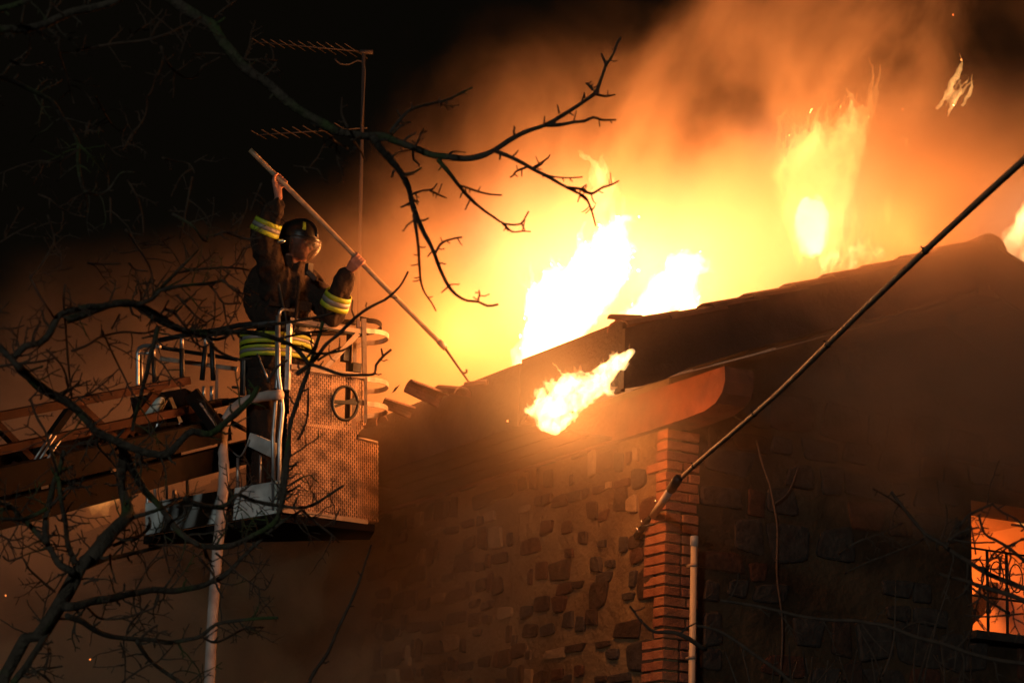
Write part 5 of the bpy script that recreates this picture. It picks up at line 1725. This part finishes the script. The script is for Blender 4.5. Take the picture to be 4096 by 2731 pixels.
# limbs at the left edge
for w0, w1, s, d0, d1 in ((34, 30, "-300,560 -100,690 0,770 80,850 130,900", 8.5, 8.7), (36, 16, "60,850 160,760 240,740 300,690 340,620 380,570 470,530 560,510 680,510 780,490 870,500 960,545 1050,600 1160,660 1280,665 1400,660 1500,670", 8.8, 9.4),
                          (46, 28, "110,880 220,980 330,1060 440,1130 520,1200 600,1290 720,1350 850,1410 950,1440 1050,1440 1130,1370 1200,1300 1310,1310 1420,1230 1568,1100 1620,1020", 8.7, 9.6), (20, 12, "870,500 960,460 1010,410 1100,390 1200,375 1310,370 1400,340 1440,290", 9.1, 9.3),
                          (22, 10, "960,450 1000,400 1060,340 1110,290 1170,230 1240,160", 9.2, 9.3), (12, 9, "790,30 850,120 910,210 950,290 960,380 965,450", 9.1, 9.2), (11, 8, "810,240 850,280 930,290", 9.1, 9.1), (12, 8, "1310,370 1360,430 1400,490 1500,490", 9.3, 9.3),
                          (9, 8, "1400,490 1420,600 1460,700 1468,720", 9.3, 9.3), (13, 8, "1400,340 1470,410 1568,440", 9.3, 9.4), (24, 18, "990,640 960,740 930,880 900,1010 880,1100 850,1200 830,1290", 9.3, 9.2), (9, 9, "640,660 700,790 770,930 830,1050 870,1100", 9.1, 9.2),
                          (12, 10, "410,370 400,450 410,600 420,770 440,980 450,1080", 8.9, 9.0), (11, 9, "290,780 370,860 410,930 430,1010", 8.8, 8.9), (12, 9, "190,330 260,460 300,520 340,580", 8.7, 8.8), (14, 8, "190,330 240,280 300,190 340,100 320,0", 8.7, 8.8),
                          (9, 7, "560,1060 640,1000 710,940", 9, 9), (13, 9, "450,790 550,750 640,700 780,670 900,680 990,650", 9.0, 9.3), (14, 10, "190,1090 230,1200 290,1310 320,1430 370,1568", 8.9, 9.0), (14, 11, "-20,890 100,870 220,860 360,830", 8.7, 8.8),
                          (11, 8, "1110,440 1170,510 1240,580 1300,615", 9.3, 9.3), (13, 9, "1030,530 1090,545 1130,600 1180,660 1220,740 1280,770", 9.3, 9.4), (9, 7, "550,240 640,245 760,242", 9.1, 9.1), (9, 7, "100,760 115,650", 8.8, 8.8), (10, 8, "700,650 750,560", 9.1, 9.1),
                          (9, 6, "980,980 1030,890", 9.2, 9.2), (9, 6, "860,370 940,360 960,350", 9.1, 9.2), (12, 9, "1120,300 1230,280 1420,265 1568,285", 9.3, 9.4), (9, 7, "180,1100 240,1040 245,1010", 8.8, 8.8), (10, 7, "1430,270 1480,240 1510,180 1540,130", 9.4, 9.4),
                          (10, 7, "1060,470 1010,560", 9.2, 9.2), (9, 6, "860,430 850,380", 9.1, 9.1), (8, 6, "290,1360 200,1280 150,1250", 8.9, 8.9), (16, 11, "520,1210 610,1330 620,1390 700,1480 760,1560", 9.1, 9.2)):
    A('d', w0 * .85, w1 * .85, s, d0, d1, M_BARK if w0 > 18 else M_TWIG, .6, fine=3.6)

# ---- a thin sapling between the tree and the wall
sp = empty('sapling', P(1226, 2760, 9.6), 'single thin bare shoot standing clear before the smoky stone wall', 'sapling'); sp.location.z = 0
branch(sp, 'g', 16, 7, "40,1700 60,1568 100,1490 190,1360 260,1200 330,1050 400,880 440,750 480,640", 9.6, 9.9, M_TWIG, .35, name='shoot')
mb = MB(); mb.tube([Vector(sp.location), P(1230, 2800, 9.6)], .010, 7); mb.build('stem', M_TWIG, sp, True)

# ---- tree at the lower right in front of the barred window
tc_ = empty('bare_tree', P(4700, 3300, 9.0), 'dark bare branches tangled in front of the barred window', 'tree'); tc_.location.z = 0
mb = MB(); base = Vector(tc_.location); mb.tube(smooth_line([base, base + Vector((0, 0, 1.2)), P(4650, 2600, 9.0), P(4700, 2100, 9.2)], .1), .07, 10); mb.build('trunk', M_BARK, tc_, True)
C_ = lambda *a, **k: branch(tc_, *a, **k)
for w0, w1, s, d0, d1, spu in ((12, 30, "950,280 1060,420 1180,560 1300,640 1400,710 1500,770 1620,840 1750,890 1846,930 2100,1010 2500,1150", 9.6, 9.2, .6), (12, 28, "1280,830 1330,850 1480,890 1600,930 1750,970 1846,1010 2100,1110 2500,1250", 9.5, 9.2, .6),
                               (12, 20, "-200,1010 100,1060 400,1130 700,1150 900,1180 1100,1250 1280,1300 1600,1400 2000,1450 2500,1500", 9.6, 9.2, .4), (9, 12, "1380,560 1470,440 1550,400 1640,360", 9.4, 9.5, 1.5), (10, 7, "1340,600 1480,620 1650,620", 9.4, 9.4, 1),
                               (14, 8, "1340,610 1390,570 1480,530 1540,520", 9.4, 9.4, 2), (9, 18, "1540,440 1580,560 1650,600 1740,650 1800,700 1846,740 2000,900", 9.4, 9.3, 1.6), (8, 7, "1650,680 1690,770 1680,850", 9.4, 9.4, 1), (9, 7, "1470,1050 1520,1020 1590,960", 9.4, 9.4, 1),
                               (10, 9, "1500,930 1600,1010 1740,1100", 9.4, 9.4, 1), (10, 8, "1760,500 1820,510 1900,560", 9.4, 9.3, 2), (8, 7, "1846,600 1750,640 1680,700 1590,760", 9.4, 9.4, 1.3), (8, 7, "1470,450 1500,560 1520,700", 9.4, 9.4, 1), (9, 7, "1450,1110 1600,1120 1846,1100", 9.4, 9.4, 1),
                               (9, 8, "1640,370 1700,420 1800,470 1900,600", 9.4, 9.3, 1.6), (9, 7, "1560,860 1600,760 1650,680 1740,640", 9.4, 9.4, 1.6), (9, 7, "1580,960 1560,880 1570,800", 9.4, 9.4, 1.6), (9, 7, "1690,900 1680,800 1700,700", 9.4, 9.4, 1.6),
                               (8, 7, "1750,890 1740,780 1760,720 1740,650", 9.4, 9.4, 1.6), (8, 7, "1500,1060 1530,1140 1580,1210", 9.4, 9.4, 1.2), (8, 7, "1520,780 1650,800 1740,800", 9.4, 9.4, 1), (8, 7, "1330,640 1360,550 1420,480", 9.4, 9.4, 1.6),
                               (9, 7, "1480,890 1440,960 1380,1000", 9.4, 9.4, 1), (8, 7, "1200,570 1130,620 960,690 780,760 640,830", 9.5, 9.5, .7), (8, 6, "600,700 720,620 880,560 1030,490", 9.5, 9.5, .7), (8, 6, "830,260 950,330 1060,420", 9.5, 9.5, .5)):
    C_('r', w0, w1, s, d0, d1, M_TWIG, spu, fine=1.6)
C_('q', 8, 22, "790,1100 860,1190 930,1250 1060,1260 1150,1300 1250,1360", 9.9, 9.8, M_TWIG, .3)
C_('q', 12, 26, "1200,1220 1310,1240 1420,1300 1560,1400 1700,1500 1780,1568 2100,1800 2900,2300", 9.9, 9.2, M_TWIG, .3)
# twiggy shrub low before the gable wall: shoots one by one
sh = empty('leafless_shrub', P(3450, 3100, 11.5), 'dim leafless shrub of upright shoots before the dark gable wall', 'shrub'); sh.location.z = 0
for k in range(26):
    x0 = TR.uniform(2950, 3900); L = TR.uniform(200, 620) * (1 if x0 > 3150 else .6); a = TR.uniform(-.35, .35)
    x1, y1 = x0 + math.sin(a) * L, 2900 - L
    xm, ym = (x0 + x1) / 2 + TR.uniform(-40, 40), (2900 + y1) / 2
    dd = TR.uniform(11.2, 12.4)
    branch(sh, 'o', 13, 5, f"{x0},2900 {xm+TR.uniform(-30,30)},{ym} {x1},{y1}", dd, dd + TR.uniform(-.3, .3), M_TWIG, .5, name='shoot', buds=False)
mb = MB()
for k in range(30):
    x0 = TR.uniform(2950, 3900); p = P(x0, 2900, 11.8); mb.tube([p, Vector((sh.location.x + TR.uniform(-.3, .3), sh.location.y + TR.uniform(-.3, .3), 0))], .012, 5)
mb.build('stem', M_TWIG, sh, True)
# creeper on the gable wall
cr = empty('creeper', HW(-.03, .5, 0), 'dry creeper stem climbing the dark gable wall right of the brick corner', 'creeper')
px = [(3025, 1760), (3053, 1865), (3077, 1930), (3095, 2015), (3110, 2120), (3108, 2300), (3130, 2500), (3120, 2740)]
mb = MB(); pts = [hit(x, y, HW(-.05, 0, 0), NR) for x, y in px]; mb.tube(smooth_line(pts, .05), .007, 7); mb.tube(smooth_line([pts[3], pts[3] + UR * .12 + Zv * .1, pts[3] + UR * .2 + Zv * .28], .05), .005, 6)
mb.tube([pts[-1], Vector((pts[-1].x, pts[-1].y, 0))], .014, 7); mb.build('stem', M_TWIG, cr, True)

# ------------------------------------------------------------------ cable, pipe and aerials
M_CABLE = mat('weathered_cable', (0.42, 0.33, 0.23), 0.6, col2=(0.27, 0.2, 0.14), scale=12, bump=0.3)
M_SLEEVE = mat('grey_plastic_sleeve', (0.58, 0.50, 0.42), 0.5, col2=(0.45, 0.38, 0.31), scale=12)
M_PIPE = mat('pale_conduit', (0.50, 0.40, 0.29), 0.45, col2=(0.40, 0.31, 0.22), scale=4)
cb = empty('power_cable', hit(2545, 2140, HW(0, 0, 0), NL), 'thick dark power cable rising steeply from the brick corner to the upper right', 'cable')
a_, b_ = hit(2540, 2148, HW(0, 0, 0) + NL * .06, NL), P(4096, 640, 8.3)
cpx = [(2688, 1950), (2776, 1863), (2966, 1700), (3135, 1550), (3309, 1380), (3483, 1210), (3657, 1045), (3831, 882), (4096, 640), (4500, 290), (5200, -280)]
dd0 = (a_ - CAM).dot(_fw)
pts = []
for i, (x, y) in enumerate(cpx):
    t = (x - 2540) / (4096 - 2540)
    pts.append(P(x, y, 1 / ((1 - t) / dd0 + t / 8.3)))
sm = smooth_line(pts, .12)
mb = MB(); mb.tube(sm, .0135, 10)
mb.build('core', M_CABLE, cb, True)
for i in range(5, len(sm) - 2, 11):
    t = (sm[i + 1] - sm[i]).normalized(); mb = MB(); mb.tube([sm[i], sm[i] + t * .02], .0165, 8)
    mb.tube([sm[i] + t * .01, sm[i] + t * .01 + Vector((-.02, 0, .018))], .004, 5); mb.build('cable_tie', M_BLACK, cb, True)
q0, q1 = pts[0], P(2612, 2062, dd0 - .02)
mb = MB(); mb.tube([q1, q0], .024, 12); mb.build('sleeve', M_SLEEVE, cb, True)
mb = MB(); mb.tube([q0 + (q0 - q1) * -.05, q0 + (q0 - q1) * .28], .029, 10); mb.build('clamp', M_BLACK, cb, True)
mb = MB(); mb.tube([a_, q1, q1 + (q0 - q1) * .08], [.02, .026, .022], 10); mb.build('clamp', M_IRON, cb, True)
for (x, y) in ((2547, 2108), (2564, 2078), (2620, 1995), (2648, 1968), (2682, 1938)):
    p = P(x, y, dd0 - .06); mb = MB(); mb.tube([p, p + Vector((.012, 0, -.03))], .007, 8); mb.build('bolt', M_CHROME, cb, True)
mb = MB(); mb.tube([a_ + NL * -.08, a_], .014, 8); mb.build('wall_hook', M_IRON, cb, True)
mb = MB(); w = [P(2560, 2105, dd0 - .02), P(2620, 2095, dd0 - .05), P(2670, 2092, dd0 - .06), P(2720, 2096, dd0 - .05), P(2772, 2132, dd0 - .02)]
mb.tube(smooth_line(w, .03), .007, 7); mb.build('service_wire', M_BLACK, cb, True)

pb_ = P(2776, 2200, 14.28)
pz = P(2781, 2140, 14.28)
pipe = empty('conduit_pipe', Vector((pb_.x, pb_.y, 0)), 'pale upright conduit pipe with white cap beside the brick corner', 'pipe')
mb = MB(); mb.tube([Vector((pb_.x, pb_.y, 0)), Vector((pb_.x, pb_.y, pz.z - .01))], .0215, 14); mb.build('tube', M_PIPE, pipe, True)
mb = MB(); mb.tube([Vector((pb_.x, pb_.y, pz.z - .065)), Vector((pb_.x, pb_.y, pz.z - .005)), Vector((pb_.x, pb_.y, pz.z))], [.026, .026, .022], 14); mb.build('cap', M_SLEEVE, pipe, True)
for yy in (2270, 2650):
    zz = P(2778, yy, 14.28).z; mb = MB(); mb.tube([Vector((pb_.x, pb_.y, zz)), Vector((pb_.x, pb_.y, zz + .022))], .025, 12); mb.bar(Vector((pb_.x, pb_.y, zz + .01)), Vector((pb_.x, pb_.y, zz + .01)) - NR * .07, .02, .02); mb.build('bracket', M_BAR, pipe, True)

M_ANT = mat('aerial_metal', (0.035, 0.028, 0.025), 0.8, 0.0)
DA = 19.5
ant = empty('roof_aerial', P(1432, 1300, DA), 'television aerial on a thin mast standing on the far roof in the smoke', 'aerial')
mast_top, mast_bot = P(1455, 205, DA), P(1425, 1700, DA)
mb = MB(); mb.tube([mast_bot, mast_top], .016, 10); mb.build('mast', M_ANT, ant, True)
ab = [P(1480, 210, DA), P(1024, 168, DA + .3)]
mb = MB(); mb.tube(ab, .006, 6); mb.build('boom', M_ANT, ant, True)
for i in range(11):
    c = ab[0].lerp(ab[1], .12 + .86 * i / 10); L = .16 - .008 * i
    mb = MB(); mb.tube([c + Vector((-L * .55, -L, 0)), c + Vector((L * .55, L, 0))], .004, 6); mb.build('element', M_ANT, ant, True)
mb = MB(); mb.bar(P(1440, 208, DA), P(1492, 210, DA), .03, .03); mb.build('clamp', M_ANT, ant, True)
lb = [P(1470, 512, DA), P(1026, 540, DA + .2)]
mb = MB(); mb.tube(lb, .006, 6); mb.build('boom', M_ANT, ant, True)
for i in range(9):
    c = lb[0].lerp(lb[1], .2 + .78 * i / 8); L = .15 - .006 * i
    mb = MB(); mb.tube([c + Vector((-L * .55, -L, 0)), c + Vector((L * .55, L, 0))], .004, 6); mb.build('element', M_ANT, ant, True)
mb = MB(); mb.tube(smooth_line([P(1338, 236, DA), P(1360, 255, DA), P(1395, 258, DA), P(1430, 243, DA), P(1452, 252, DA), P(1460, 280, DA - .02), P(1455, 400, DA - .03), P(1448, 500, DA - .03)], .03), .007, 6); mb.build('lead', M_ANT, ant, True)

# glowing scraps carried up by the draught
M_EMBER = bpy.data.materials.new('ember'); M_EMBER.use_nodes = True
_b = M_EMBER.node_tree.nodes['Principled BSDF']; _b.inputs['Base Color'].default_value = (.1, .02, .01, 1)
_b.inputs['Emission Color'].default_value = (1, .25, .05, 1); _b.inputs['Emission Strength'].default_value = 2.2
for (x, y, d, s, lab) in ((1262, 790, 16, 0, ''), (2030, 1683, 14.3, 9, 'glowing ember drifting under the eave left of the hanging flame'), (3845, 240, 17, 8, 'glowing ember high in the dark smoke above the torn off flame'), (3812, 60, 17, 7, 'topmost glowing ember in the dark smoke'),
                          (3610, 438, 17, 7, 'glowing ember in the smoke left of the torn off flame'), (22, 2380, 9.5, 6, 'tiny glowing ember beside the lower left branches'), (360, 2636, 9.6, 6, 'tiny glowing ember low among the lower left branches')):
    if not s: continue
    mb = MB(); p = P(x, y, d); k = s * d / FPX / 2
    mb.add([p + Vector((-k, 0, -k * .6)), p + Vector((k, k * .5, -k)), p + Vector((k * .8, 0, k)), p + Vector((-k * .3, -k * .6, k * .9)), p + Vector((0, k, 0))], [(0, 1, 2, 3), (0, 4, 1), (1, 4, 2), (2, 4, 3), (3, 4, 0)])
    tag(mb.build('ember', M_EMBER), lab, 'ember', 'embers in the air')
mb = MB(); p = P(1582, 1556, 15.2)
mb.add([p + Vector((-.025, 0, -.03)), p + Vector((0, .01, -.01)), p + Vector((.03, 0, .035)), p + Vector((-.005, .01, .01)), p + Vector((0, .012, 0))], [(0, 1, 2, 3), (0, 4, 1), (1, 4, 2), (2, 4, 3), (3, 4, 0)])
tag(mb.build('ash_flake', M_CHAR), 'dark flake of ash floating right of the basket hoops', 'ash flake')
